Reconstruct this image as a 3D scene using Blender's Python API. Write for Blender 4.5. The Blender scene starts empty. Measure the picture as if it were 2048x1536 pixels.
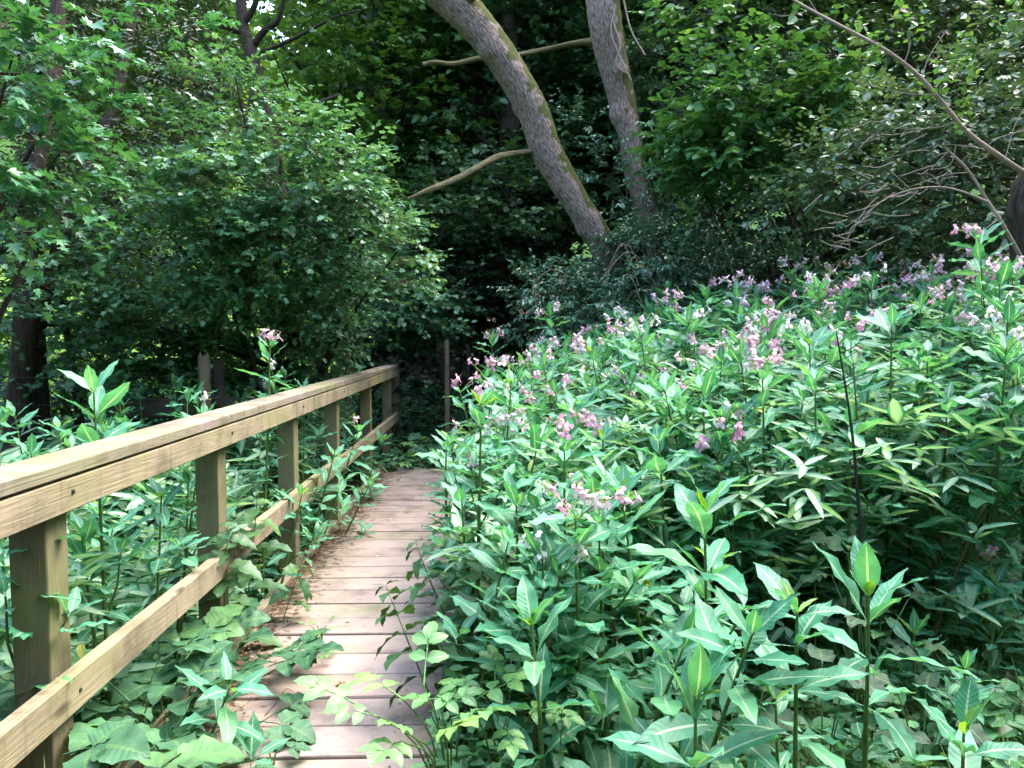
import bpy, math, random
import numpy as np
from math import sin, cos, pi, radians
from mathutils import Matrix, Vector, Euler

random.seed(7)
R = np.random.RandomState(11)
S = bpy.context.scene
C = S.collection

# ------------------------------------------------------------------ camera
CAM_Z = 1.45
YAW, PITCH = radians(1.64), radians(3.46)
FPX = 1538.0
fw = Vector((sin(YAW) * cos(PITCH), cos(YAW) * cos(PITCH), -sin(PITCH)))
rt = Vector((cos(YAW), -sin(YAW), 0))
up = rt.cross(fw)
cam_d = bpy.data.cameras.new("camera")
cam_d.sensor_width = 36.0
cam_d.lens = FPX / 2048 * 36.0
cam_d.clip_start = 0.05
cam_d.clip_end = 500
cam = bpy.data.objects.new("camera", cam_d)
C.objects.link(cam)
cam.matrix_world = Matrix(((rt.x, up.x, -fw.x, 0), (rt.y, up.y, -fw.y, 0), (rt.z, up.z, -fw.z, CAM_Z), (0, 0, 0, 1)))
S.camera = cam


def P(px, py, Y):
    """world point that the photograph shows at pixel (px, py), Y metres ahead"""
    d = fw * FPX + rt * (px - 1024) + up * (768 - py)
    return Vector((0, 0, CAM_Z)) + d * (Y / d.y)


# ------------------------------------------------------------------ world and sun
w = bpy.data.worlds.new("World")
S.world = w
w.use_nodes = True
wn = w.node_tree
sky = wn.nodes.new("ShaderNodeTexSky")
sky.sky_type = 'NISHITA'
sky.sun_disc = False
SUN_EL, SUN_AZ = radians(58), radians(62)      # azimuth clockwise from +Y
sky.sun_elevation = SUN_EL
sky.sun_rotation = SUN_AZ
sky.air_density = 1.0
sky.dust_density = 3.0
sky.ozone_density = 0.6
bg = wn.nodes["Background"]
bg.inputs[1].default_value = 0.15
wn.links.new(sky.outputs[0], bg.inputs[0])
sun_d = bpy.data.lights.new("sun", 'SUN')
sun_d.energy = 0.75
sun_d.angle = radians(55)
sun_d.color = (1.0, 0.96, 0.90)
sun = bpy.data.objects.new("sun", sun_d)
C.objects.link(sun)
sdir = Vector((sin(SUN_AZ) * cos(SUN_EL), cos(SUN_AZ) * cos(SUN_EL), sin(SUN_EL)))
sun.rotation_euler = sdir.to_track_quat('Z', 'Y').to_euler()
S.view_settings.view_transform = 'Standard'
S.view_settings.look = 'None'
S.view_settings.gamma = 1
S.view_settings.use_curve_mapping = False
S.view_settings.exposure = 3.35
S.render.engine = 'CYCLES'
S.cycles.max_bounces = 7
S.cycles.diffuse_bounces = 4
S.cycles.glossy_bounces = 2
S.cycles.transmission_bounces = 4
S.cycles.use_denoising = True
S.cycles.caustics_reflective = False
S.cycles.caustics_refractive = False


# ------------------------------------------------------------------ materials
def newmat(name):
    m = bpy.data.materials.new(name)
    m.use_nodes = True
    nt = m.node_tree
    for n in list(nt.nodes):
        nt.nodes.remove(n)
    return m, nt


def N(nt, t, **kw):
    n = nt.nodes.new(t)
    for k, v in kw.items():
        if k.startswith('i_'):
            n.inputs[int(k[2:])].default_value = v
        else:
            setattr(n, k, v)
    return n


def ramp(nt, src, stops):
    r = nt.nodes.new('ShaderNodeValToRGB')
    e = r.color_ramp.elements
    while len(e) < len(stops):
        e.new(0.5)
    for k, (p, c) in enumerate(stops):
        e[k].position = p
        e[k].color = (c[0], c[1], c[2], 1)
    nt.links.new(src, r.inputs[0])
    return r.outputs[0]


def mix(nt, a, b, f, mode='MIX'):
    n = nt.nodes.new('ShaderNodeMix')
    n.data_type = 'RGBA'
    n.blend_type = mode
    for sock, v in ((n.inputs[0], f), (n.inputs[6], a), (n.inputs[7], b)):
        if isinstance(v, (int, float)):
            sock.default_value = v
        elif isinstance(v, tuple):
            sock.default_value = (v[0], v[1], v[2], 1)
        else:
            nt.links.new(v, sock)
    return n.outputs[2]


def math_(nt, op, a, b=0.0, c=None):
    n = nt.nodes.new('ShaderNodeMath')
    n.operation = op
    for k, v in enumerate((a, b, c)):
        if v is None:
            continue
        if isinstance(v, (int, float)):
            n.inputs[k].default_value = v
        else:
            nt.links.new(v, n.inputs[k])
    return n.outputs[0]


def leafmat(name, dark, light, trans=0.3, rough=0.42, spec=0.5, tint=(1.5, 1.25, 0.5), veins=0, vein_col=(0.35, 0.45, 0.25), per_object=False, spots=0.0, bump=0.0):
    m, nt = newmat(name)
    L = nt.links
    if per_object:
        rnd = N(nt, 'ShaderNodeObjectInfo').outputs['Random']
    else:
        a = N(nt, 'ShaderNodeAttribute', attribute_name='rnd')
        rnd = a.outputs['Fac']
    col = ramp(nt, rnd, [(0.0, dark), (0.85, light), (1.0, tuple(min(1, q * s) for q, s in zip(light, (1.5, 1.25, 0.9))))])
    geo = N(nt, 'ShaderNodeNewGeometry')
    nz = N(nt, 'ShaderNodeTexNoise')
    nz.inputs['Scale'].default_value = 14.0
    L.new(geo.outputs['Position'], nz.inputs['Vector'])
    col = mix(nt, col, ramp(nt, nz.outputs[0], [(0.3, (0.72, 0.75, 0.7)), (0.7, (1.25, 1.2, 1.15))]), 1.0, 'MULTIPLY')
    bn = None
    if veins:
        uv = N(nt, 'ShaderNodeUVMap')
        sp = N(nt, 'ShaderNodeSeparateXYZ')
        L.new(uv.outputs[0], sp.inputs[0])
        ax = math_(nt, 'ABSOLUTE', math_(nt, 'SUBTRACT', math_(nt, 'MULTIPLY', sp.outputs[0], 2.0), 1.0))
        # midrib tapering towards the tip
        wv = math_(nt, 'MULTIPLY_ADD', sp.outputs[1], -0.07, 0.13)
        mid = math_(nt, 'LESS_THAN', ax, wv)
        ph = math_(nt, 'SUBTRACT', math_(nt, 'MULTIPLY', sp.outputs[1], veins), math_(nt, 'MULTIPLY', ax, 1.6))
        fr = math_(nt, 'ABSOLUTE', math_(nt, 'SUBTRACT', math_(nt, 'FRACT', ph), 0.5))
        sv = math_(nt, 'LESS_THAN', fr, 0.07)
        col = mix(nt, col, mix(nt, col, (1.25, 1.2, 1.2), 1.0, 'MULTIPLY'), math_(nt, 'MULTIPLY', sv, 0.6))
        col = mix(nt, col, vein_col, math_(nt, 'MULTIPLY', mid, 0.75))
        bb = N(nt, 'ShaderNodeBump')
        bb.inputs['Strength'].default_value = 0.35
        bb.inputs['Distance'].default_value = 0.004
        L.new(fr, bb.inputs['Height'])
        bn = bb.outputs[0]
    if spots:
        vz = N(nt, 'ShaderNodeTexNoise')
        vz.inputs['Scale'].default_value = 60.0
        L.new(geo.outputs['Position'], vz.inputs['Vector'])
        col = mix(nt, col, (0.02, 0.018, 0.012), ramp(nt, vz.outputs[0], [(0.66 - spots, (0, 0, 0)), (0.70 - spots, (1, 1, 1))]))
    pr = N(nt, 'ShaderNodeBsdfPrincipled')
    L.new(col, pr.inputs['Base Color'])
    pr.inputs['Roughness'].default_value = rough
    pr.inputs['Specular IOR Level'].default_value = spec
    if bn:
        L.new(bn, pr.inputs['Normal'])
    tr = N(nt, 'ShaderNodeBsdfTranslucent')
    L.new(mix(nt, col, tint, 1.0, 'MULTIPLY'), tr.inputs[0])
    ms = N(nt, 'ShaderNodeMixShader')
    ms.inputs[0].default_value = trans
    L.new(pr.outputs[0], ms.inputs[1])
    L.new(tr.outputs[0], ms.inputs[2])
    out = N(nt, 'ShaderNodeOutputMaterial')
    L.new(ms.outputs[0], out.inputs[0])
    return m


def plainmat(name, c1, c2, scale=6.0, stretch=(1, 1, 1), rough=0.8, bump=0.3, dist=0.01, coords='Object', contrast=(0.35, 0.65), spec=0.3, moss=None, trans=0):
    m, nt = newmat(name)
    L = nt.links
    tc = N(nt, 'ShaderNodeTexCoord')
    mp = N(nt, 'ShaderNodeMapping')
    mp.inputs['Scale'].default_value = stretch
    L.new(tc.outputs[coords], mp.inputs[0])
    nz = N(nt, 'ShaderNodeTexNoise')
    nz.inputs['Scale'].default_value = scale
    nz.inputs['Detail'].default_value = 8
    nz.inputs['Roughness'].default_value = 0.65
    L.new(mp.outputs[0], nz.inputs['Vector'])
    col = ramp(nt, nz.outputs[0], [(contrast[0], c1), (contrast[1], c2)])
    if moss:
        mcol, nrm, thr = moss
        g = N(nt, 'ShaderNodeNewGeometry')
        dp = N(nt, 'ShaderNodeVectorMath', operation='DOT_PRODUCT')
        L.new(g.outputs['Normal'], dp.inputs[0])
        dp.inputs[1].default_value = nrm
        n2 = N(nt, 'ShaderNodeTexNoise')
        n2.inputs['Scale'].default_value = 7.0
        n2.inputs['Detail'].default_value = 6
        L.new(tc.outputs['Object'], n2.inputs['Vector'])
        f = math_(nt, 'ADD', dp.outputs['Value'], math_(nt, 'MULTIPLY', math_(nt, 'SUBTRACT', n2.outputs[0], 0.5), 2.6))
        f = ramp(nt, f, [(thr, (0, 0, 0)), (thr + 0.14, (1, 1, 1))])
        col = mix(nt, col, mcol, f)
    pr = N(nt, 'ShaderNodeBsdfPrincipled')
    pr.inputs['Roughness'].default_value = rough
    pr.inputs['Specular IOR Level'].default_value = spec
    L.new(col, pr.inputs['Base Color'])
    bb = N(nt, 'ShaderNodeBump')
    bb.inputs['Strength'].default_value = bump
    bb.inputs['Distance'].default_value = dist
    L.new(nz.outputs[0], bb.inputs['Height'])
    L.new(bb.outputs[0], pr.inputs['Normal'])
    out = N(nt, 'ShaderNodeOutputMaterial')
    if trans:
        tr = N(nt, 'ShaderNodeBsdfTranslucent')
        L.new(col, tr.inputs[0])
        ms = N(nt, 'ShaderNodeMixShader')
        ms.inputs[0].default_value = trans
        L.new(pr.outputs[0], ms.inputs[1])
        L.new(tr.outputs[0], ms.inputs[2])
        L.new(ms.outputs[0], out.inputs[0])
    else:
        L.new(pr.outputs[0], out.inputs[0])
    return m


def woodmat(name, axis, base, dark, knot=0.5, green=0.15, rough=0.85, grainy=1.0, sandy=None):
    """sawn timber: grain along the board's own axis (0 x, 1 y, 2 z), each board with its own offset"""
    m, nt = newmat(name)
    L = nt.links
    tc = N(nt, 'ShaderNodeTexCoord')
    oi = N(nt, 'ShaderNodeObjectInfo')
    off = N(nt, 'ShaderNodeVectorMath', operation='SCALE')
    cb = N(nt, 'ShaderNodeCombineXYZ')
    for k in range(3):
        L.new(math_(nt, 'MULTIPLY', oi.outputs['Random'], (37.0, 91.0, 53.0)[k]), cb.inputs[k])
    ad = N(nt, 'ShaderNodeVectorMath', operation='ADD')
    L.new(tc.outputs['Object'], ad.inputs[0])
    L.new(cb.outputs[0], ad.inputs[1])
    sc = [9.0, 9.0, 9.0]
    sc[axis] = 0.55
    mp = N(nt, 'ShaderNodeMapping')
    mp.inputs['Scale'].default_value = sc
    L.new(ad.outputs[0], mp.inputs[0])
    n1 = N(nt, 'ShaderNodeTexNoise')
    n1.inputs['Scale'].default_value = 1.3
    n1.inputs['Detail'].default_value = 3
    n1.inputs['Distortion'].default_value = 0.6
    L.new(mp.outputs[0], n1.inputs['Vector'])
    rings = math_(nt, 'SINE', math_(nt, 'MULTIPLY', n1.outputs[0], 95.0))
    ringf = math_(nt, 'MULTIPLY_ADD', rings, 0.5, 0.5)
    sc2 = [140.0, 140.0, 140.0]
    sc2[axis] = 4.0
    mp2 = N(nt, 'ShaderNodeMapping')
    mp2.inputs['Scale'].default_value = sc2
    L.new(ad.outputs[0], mp2.inputs[0])
    n2 = N(nt, 'ShaderNodeTexNoise')
    n2.inputs['Scale'].default_value = 1.0
    n2.inputs['Detail'].default_value = 5
    L.new(mp2.outputs[0], n2.inputs['Vector'])
    n3 = N(nt, 'ShaderNodeTexNoise')
    n3.inputs['Scale'].default_value = 3.2
    n3.inputs['Detail'].default_value = 6
    n3.inputs['Roughness'].default_value = 0.7
    L.new(ad.outputs[0], n3.inputs['Vector'])
    b = mix(nt, base, dark, math_(nt, 'MULTIPLY', ringf, 0.32 * grainy))
    b = mix(nt, b, dark, math_(nt, 'MULTIPLY', math_(nt, 'SUBTRACT', 1.0, n2.outputs[0]), 0.35 * grainy))
    b = mix(nt, b, ramp(nt, n3.outputs[0], [(0.3, (0.62, 0.63, 0.62)), (0.62, (1.12, 1.1, 1.08))]), 1.0, 'MULTIPLY')
    b = mix(nt, b, ramp(nt, n3.outputs[0], [(0.40, (0.70, 0.70, 0.68)), (0.48, (1, 1, 1))]), 0.6, 'MULTIPLY')
    if axis == 1:      # rain streaks and weather marks down the board's face
        ms_ = N(nt, 'ShaderNodeMapping')
        ms_.inputs['Scale'].default_value = (6, 26, 2.5)
        L.new(ad.outputs[0], ms_.inputs[0])
        ns_ = N(nt, 'ShaderNodeTexNoise')
        ns_.inputs['Scale'].default_value = 1.0
        ns_.inputs['Detail'].default_value = 4
        L.new(ms_.outputs[0], ns_.inputs['Vector'])
        b = mix(nt, b, ramp(nt, ns_.outputs[0], [(0.58, (1, 1, 1)), (0.72, (0.48, 0.46, 0.42))]), 0.8, 'MULTIPLY')
    # algae
    n4 = N(nt, 'ShaderNodeTexNoise')
    n4.inputs['Scale'].default_value = 2.1
    n4.inputs['Detail'].default_value = 7
    L.new(ad.outputs[0], n4.inputs['Vector'])
    b = mix(nt, b, (0.16, 0.19, 0.05), ramp(nt, n4.outputs[0], [(0.56 - green * 0.4, (0, 0, 0)), (0.85, (0.75, 0.75, 0.75))]))
    # knots
    sk = [5.5, 5.5, 5.5]
    sk[axis] = 2.2
    mpk = N(nt, 'ShaderNodeMapping')
    mpk.inputs['Scale'].default_value = sk
    L.new(ad.outputs[0], mpk.inputs[0])
    vo = N(nt, 'ShaderNodeTexVoronoi')
    vo.inputs['Scale'].default_value = 1.0
    L.new(mpk.outputs[0], vo.inputs['Vector'])
    kf = ramp(nt, vo.outputs['Distance'], [(0.06, (knot,) * 3), (0.10, (knot * 0.5,) * 3), (0.13, (0, 0, 0))])
    b = mix(nt, b, tuple(q * 0.35 for q in dark), kf)
    if sandy:
        # stains and silt: dark and sandy drifts that belong to the boards
        n5 = N(nt, 'ShaderNodeTexNoise')
        n5.inputs['Scale'].default_value = 4.5
        n5.inputs['Detail'].default_value = 9
        n5.inputs['Roughness'].default_value = 0.72
        g = N(nt, 'ShaderNodeNewGeometry')
        L.new(g.outputs['Position'], n5.inputs['Vector'])
        sx = N(nt, 'ShaderNodeSeparateXYZ')
        L.new(g.outputs['Position'], sx.inputs[0])
        edge = math_(nt, 'MULTIPLY', math_(nt, 'SUBTRACT', -0.72, sx.outputs[0]), 0.75)
        edge = math_(nt, 'MAXIMUM', edge, math_(nt, 'MULTIPLY', math_(nt, 'ADD', sx.outputs[0], 0.42), 0.75))
        f = ramp(nt, math_(nt, 'ADD', n5.outputs[0], edge), [(0.56, (0, 0, 0)), (0.72, (0.6, 0.6, 0.6)), (0.9, (1, 1, 1))])
        b = mix(nt, b, sandy, f)
        n6 = N(nt, 'ShaderNodeTexNoise')
        n6.inputs['Scale'].default_value = 22
        n6.inputs['Detail'].default_value = 6
        L.new(g.outputs['Position'], n6.inputs['Vector'])
        f2 = ramp(nt, math_(nt, 'ADD', n6.outputs[0], math_(nt, 'MULTIPLY', edge, 1.3)), [(0.78, (0, 0, 0)), (0.92, (1, 1, 1))])
        b = mix(nt, b, (0.075, 0.055, 0.035), f2)
    pr = N(nt, 'ShaderNodeBsdfPrincipled')
    pr.inputs['Roughness'].default_value = rough
    pr.inputs['Specular IOR Level'].default_value = 0.2
    L.new(b, pr.inputs['Base Color'])
    bb = N(nt, 'ShaderNodeBump')
    bb.inputs['Strength'].default_value = 0.4
    bb.inputs['Distance'].default_value = 0.004
    L.new(math_(nt, 'ADD', n2.outputs[0], math_(nt, 'MULTIPLY', ringf, 0.25)), bb.inputs['Height'])
    L.new(bb.outputs[0], pr.inputs['Normal'])
    out = N(nt, 'ShaderNodeOutputMaterial')
    L.new(pr.outputs[0], out.inputs[0])
    return m


def flatmat(name, c, rough=0.6, trans=0.0, spec=0.4):
    m, nt = newmat(name)
    pr = N(nt, 'ShaderNodeBsdfPrincipled')
    g = N(nt, 'ShaderNodeNewGeometry')
    nz = N(nt, 'ShaderNodeTexNoise')
    nz.inputs['Scale'].default_value = 40
    nt.links.new(g.outputs['Position'], nz.inputs['Vector'])
    col = mix(nt, c, ramp(nt, nz.outputs[0], [(0.3, (0.7, 0.7, 0.7)), (0.7, (1.2, 1.2, 1.2))]), 1.0, 'MULTIPLY')
    nt.links.new(col, pr.inputs['Base Color'])
    pr.inputs['Roughness'].default_value = rough
    pr.inputs['Specular IOR Level'].default_value = spec
    out = N(nt, 'ShaderNodeOutputMaterial')
    if trans:
        tr = N(nt, 'ShaderNodeBsdfTranslucent')
        nt.links.new(col, tr.inputs[0])
        ms = N(nt, 'ShaderNodeMixShader')
        ms.inputs[0].default_value = trans
        nt.links.new(pr.outputs[0], ms.inputs[1])
        nt.links.new(tr.outputs[0], ms.inputs[2])
        nt.links.new(ms.outputs[0], out.inputs[0])
    else:
        nt.links.new(pr.outputs[0], out.inputs[0])
    return m


M = {}
M['balsam'] = leafmat('balsam_leaf', (0.046, 0.215, 0.120), (0.095, 0.315, 0.195), trans=0.35, rough=0.50, spec=0.40, tint=(1.25, 1.3, 0.6), veins=11, vein_col=(0.42, 0.56, 0.36), per_object=True)
M['balsam_mass'] = leafmat('balsam_mass_leaf', (0.042, 0.195, 0.112), (0.085, 0.290, 0.182), trans=0.34, rough=0.50, spec=0.40, tint=(1.15, 1.3, 0.7), veins=9, vein_col=(0.36, 0.50, 0.32))
M['balsam_young'] = leafmat('balsam_young_leaf', (0.10, 0.26, 0.03), (0.16, 0.36, 0.05), trans=0.42, rough=0.4, tint=(1.4, 1.3, 0.4), veins=11, vein_col=(0.35, 0.5, 0.15), per_object=True)
M['bramble'] = leafmat('bramble_leaf', (0.028, 0.10, 0.045), (0.055, 0.155, 0.075), trans=0.2, rough=0.55, spec=0.35, veins=9, vein_col=(0.10, 0.2, 0.07), per_object=True)
M['nettle'] = leafmat('nettle_leaf', (0.03, 0.095, 0.035), (0.055, 0.15, 0.05), trans=0.25, rough=0.5, veins=8, vein_col=(0.07, 0.15, 0.05), per_object=True)
M['elder'] = leafmat('elder_leaf', (0.09, 0.24, 0.075), (0.14, 0.32, 0.11), trans=0.3, rough=0.42, veins=7, vein_col=(0.2, 0.36, 0.16), per_object=True)
M['dock'] = leafmat('dock_leaf', (0.018, 0.052, 0.028), (0.035, 0.085, 0.045), trans=0.15, rough=0.6, spec=0.25, veins=7, vein_col=(0.08, 0.13, 0.06), per_object=True, spots=0.04)
M['yellow'] = leafmat('yellowing_leaf', (0.22, 0.30, 0.05), (0.30, 0.34, 0.07), trans=0.35, rough=0.5, veins=9, vein_col=(0.4, 0.4, 0.12), per_object=True)
M['stem'] = flatmat('balsam_stem', (0.11, 0.20, 0.05), 0.4, 0.25)
M['stem_red'] = flatmat('reddish_stem', (0.13, 0.10, 0.05), 0.4, 0.2)
M['dark_stem'] = flatmat('dark_stem', (0.022, 0.022, 0.015), 0.7)
M['bud'] = flatmat('bud', (0.30, 0.42, 0.10), 0.5, 0.3)
M['pink'] = flatmat('pink_petal', (0.76, 0.36, 0.56), 0.5, 0.35)
M['pale'] = flatmat('pale_pink_petal', (0.84, 0.62, 0.70), 0.5, 0.35)
M['white'] = flatmat('white_petal', (0.82, 0.78, 0.78), 0.5, 0.35)
M['maple'] = leafmat('maple_leaf', (0.036, 0.14, 0.058), (0.085, 0.25, 0.105), trans=0.26, rough=0.36, spec=0.7, tint=(1.2, 1.2, .5))
M['hawthorn'] = leafmat('hawthorn_leaf', (0.036, 0.130, 0.066), (0.105, 0.275, 0.14), trans=0.30, rough=0.46, spec=0.6)
M['hazel'] = leafmat('hazel_leaf', (0.045, 0.145, 0.05), (0.105, 0.25, 0.078), trans=0.32, rough=0.4, tint=(1.3, 1.2, 0.5))
M['beech'] = leafmat('beech_leaf', (0.028, 0.082, 0.036), (0.055, 0.14, 0.058), trans=0.3, rough=0.42)
M['holly'] = leafmat('holly_leaf', (0.045, 0.125, 0.065), (0.12, 0.26, 0.15), trans=0.08, rough=0.30, spec=0.8)
M['sallow'] = leafmat('sallow_leaf', (0.065, 0.145, 0.075), (0.13, 0.235, 0.135), trans=0.24, rough=0.34, spec=0.8)
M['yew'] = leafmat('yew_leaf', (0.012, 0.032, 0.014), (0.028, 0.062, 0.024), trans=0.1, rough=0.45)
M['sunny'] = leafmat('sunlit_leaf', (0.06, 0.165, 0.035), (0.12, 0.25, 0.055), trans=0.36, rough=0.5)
M['dead_leaf'] = leafmat('dead_leaf', (0.10, 0.05, 0.02), (0.26, 0.15, 0.07), trans=0.1, rough=0.7, tint=(1, .8, .5))
M['herb'] = leafmat('herb_leaf', (0.05, 0.17, 0.065), (0.11, 0.30, 0.125), trans=0.3, rough=0.45)
M['grass'] = leafmat('grass_blade', (0.06, 0.15, 0.035), (0.16, 0.28, 0.08), trans=0.3, rough=0.5)
M['bark'] = plainmat('scaly_bark', (0.135, 0.092, 0.076), (0.40, 0.30, 0.262), scale=13, stretch=(3.6, 1.2, 1), rough=0.85, bump=1.0, dist=0.04, coords='UV', contrast=(0.40, 0.60), moss=((0.085, 0.095, 0.022), (0.93, 0.1, 0.33), 0.36))
M['bark_mossy'] = plainmat('mossy_bark', (0.075, 0.062, 0.030), (0.24, 0.19, 0.09), scale=5, stretch=(6, 2, 1), rough=0.9, bump=0.8, dist=0.02, coords='UV')
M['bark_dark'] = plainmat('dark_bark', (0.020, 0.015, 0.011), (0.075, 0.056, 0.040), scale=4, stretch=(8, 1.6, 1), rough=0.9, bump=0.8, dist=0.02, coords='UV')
M['bark_pale'] = plainmat('pale_bark', (0.20, 0.145, 0.115), (0.42, 0.32, 0.265), scale=6, stretch=(5, 2, 1), rough=0.75, bump=0.5, dist=0.006, coords='UV')
M['twig'] = flatmat('twig_bark', (0.085, 0.065, 0.045), 0.8)
M['old_wood'] = woodmat('old_grey_wood', 2, (0.17, 0.125, 0.09), (0.06, 0.045, 0.035), green=0.3)
M['old_wood_y'] = woodmat('old_dark_rail_wood', 0, (0.06, 0.05, 0.038), (0.025, 0.02, 0.016), green=0.3)
M['rail'] = woodmat('treated_pine_rail', 1, (0.275, 0.235, 0.16), (0.145, 0.115, 0.072), knot=0.9, green=0.22)
M['cap'] = woodmat('weathered_cap_rail', 1, (0.245, 0.20, 0.178), (0.14, 0.115, 0.098), knot=0.5, green=0.5)
M['post'] = woodmat('treated_pine_post', 2, (0.175, 0.15, 0.10), (0.085, 0.068, 0.044), knot=0.8, green=0.6)
M['plank'] = woodmat('weathered_deck_plank', 0, (0.315, 0.255, 0.228), (0.19, 0.152, 0.135), knot=0.35, green=0.02, grainy=0.7, sandy=(0.24, 0.19, 0.145))
M['wire'] = flatmat('rusty_wire', (0.05, 0.045, 0.04), 0.6)
M['soil'] = plainmat('soil', (0.028, 0.02, 0.013), (0.085, 0.06, 0.038), scale=14, rough=0.95, bump=1.0, dist=0.03)
M['metal'] = flatmat('dark_bolt', (0.02, 0.02, 0.025), 0.4)


# ------------------------------------------------------------------ mesh building
class MB:
    def __init__(s):
        s.V, s.F, s.UV, s.RN, s.MI = [], [], [], [], []
        s.n = 0

    def add(s, V, F, uv=None, rnd=0.5, mat=0):
        V = np.asarray(V, dtype=np.float32).reshape(-1, 3)
        F = np.asarray(F, dtype=np.int32)
        s.V.append(V)
        s.F.append(F + s.n)
        s.UV.append(np.zeros((len(V), 2), np.float32) if uv is None else np.asarray(uv, np.float32))
        s.RN.append(np.full(len(F), rnd, np.float32) if np.isscalar(rnd) else np.asarray(rnd, np.float32))
        s.MI.append(np.full(len(F), mat, np.int32))
        s.n += len(V)
        return s

    def mesh(s, name, mats, smooth=True):
        me = bpy.data.meshes.new(name)
        V = np.concatenate(s.V)
        UV = np.concatenate(s.UV)
        loops = np.concatenate([f.ravel() for f in s.F])
        tot = np.concatenate([np.full(len(f), f.shape[1], np.int32) for f in s.F])
        start = np.concatenate(([0], np.cumsum(tot)[:-1])).astype(np.int32)
        me.vertices.add(len(V))
        me.vertices.foreach_set("co", V.ravel())
        me.loops.add(len(loops))
        me.loops.foreach_set("vertex_index", loops)
        me.polygons.add(len(tot))
        me.polygons.foreach_set("loop_start", start)
        me.polygons.foreach_set("material_index", np.concatenate(s.MI))
        me.polygons.foreach_set("use_smooth", np.full(len(tot), smooth, dtype=bool))
        for m in (mats if isinstance(mats, (list, tuple)) else [mats]):
            me.materials.append(m)
        me.update(calc_edges=True)
        uvl = me.uv_layers.new(name="UVMap")
        uvl.data.foreach_set("uv", UV[loops].ravel())
        at = me.attributes.new("rnd", 'FLOAT', 'FACE')
        at.data.foreach_set("value", np.concatenate(s.RN))
        return me

    def build(s, name, mats, parent=None, smooth=True, loc=None):
        return link(name, s.mesh(name, mats, smooth), parent, loc)


def link(name, me, parent=None, loc=None, mw=None):
    o = bpy.data.objects.new(name, me)
    C.objects.link(o)
    if parent is not None:
        o.parent = parent
    if loc is not None:
        o.location = loc
    if mw is not None:
        o.matrix_local = mw
    return o


def tag(o, label=None, cat=None, group=None, kind=None):
    if label:
        o['label'] = label
    if cat:
        o['category'] = cat
    if group:
        o['group'] = group
    if kind:
        o['kind'] = kind
    return o


def thing(name, label, cat, loc=(0, 0, 0), rz=0, group=None):
    o = bpy.data.objects.new(name, None)
    C.objects.link(o)
    o.empty_display_size = 0.1
    o.location = loc
    o.rotation_euler = (0, 0, rz)
    return tag(o, label, cat, group)


def smooth_path(pts, rad, n=6):
    pts = np.array([tuple(p) for p in pts], float)
    rad = np.array(rad, float)
    if len(pts) < 3:
        t = np.linspace(0, 1, n + 1)[:, None]
        return pts[0] * (1 - t) + pts[-1] * t, np.interp(t[:, 0], [0, 1], rad[[0, -1]])
    Pp = np.vstack([2 * pts[0] - pts[1], pts, 2 * pts[-1] - pts[-2]])
    out, ro = [], []
    for i in range(len(pts) - 1):
        p0, p1, p2, p3 = Pp[i:i + 4]
        for k in range(n):
            t = k / n
            out.append(0.5 * ((2 * p1) + (-p0 + p2) * t + (2 * p0 - 5 * p1 + 4 * p2 - p3) * t * t + (-p0 + 3 * p1 - 3 * p2 + p3) * t ** 3))
            ro.append(rad[i] * (1 - t) + rad[i + 1] * t)
    out.append(pts[-1])
    ro.append(rad[-1])
    return np.array(out), np.array(ro)


def tube(mb, pts, rad, sides=8, lump=0.0, mat=0, cap=True, seed=0, ridges=0, knots=()):
    pts = np.asarray(pts, float)
    n = len(pts)
    T = np.gradient(pts, axis=0)
    T /= np.linalg.norm(T, axis=1)[:, None] + 1e-9
    a = np.array([1.0, 0, 0]) if abs(T[0][0]) < 0.8 else np.array([0, 1.0, 0])
    U = np.zeros_like(pts)
    u = a - T[0] * a.dot(T[0])
    for i in range(n):
        u = u - T[i] * u.dot(T[i])
        u /= np.linalg.norm(u) + 1e-9
        U[i] = u
    W = np.cross(T, U)
    ang = np.linspace(0, 2 * pi, sides, endpoint=False)
    dist = np.concatenate(([0], np.cumsum(np.linalg.norm(np.diff(pts, axis=0), axis=1))))
    rr = np.asarray(rad, float)[:, None] * np.ones((1, sides))
    if lump:
        rr = rr * (1 + lump * (np.sin(ang[None] * 2 + dist[:, None] * 3.1 + seed) * 0.5 + np.sin(ang[None] * 3 - dist[:, None] * 5.3 + seed * 2) * 0.35 + np.sin(ang[None] * 5 + dist[:, None] * 9 + seed) * 0.25))
    if ridges:
        q_ = R.uniform(-1, 1, rr.shape)
        q_ = (q_ + np.roll(q_, 1, 0) + np.roll(q_, -1, 0)) / 1.7
        rr = rr * (1 + ridges * q_)
    for (kt, ka, kh, ks) in knots:
        da = np.abs((ang[None] - ka + pi) % (2 * pi) - pi) * rr
        rr = rr + kh * np.exp(-((dist[:, None] - kt) ** 2 + da ** 2) / (2 * ks * ks))
    V = pts[:, None] + rr[..., None] * (np.cos(ang)[None, :, None] * U[:, None] + np.sin(ang)[None, :, None] * W[:, None])
    idx = np.arange(n * sides).reshape(n, sides)
    nx = np.roll(idx, -1, axis=1)
    F = np.stack([idx[:-1], nx[:-1], nx[1:], idx[1:]], -1).reshape(-1, 4)
    uu = np.abs(ang / pi - 1)      # mirrored so that the seam does not show
    UV = np.stack([np.broadcast_to(uu[None] * max(0.3, 4 * float(np.mean(rad))), (n, sides)), np.broadcast_to(dist[:, None], (n, sides))], -1).reshape(-1, 2)
    mb.add(V.reshape(-1, 3), F, UV, mat=mat)
    if cap:
        mb.add(V[-1], np.arange(sides)[None, :], np.zeros((sides, 2)), mat=mat)
    return mb


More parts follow.
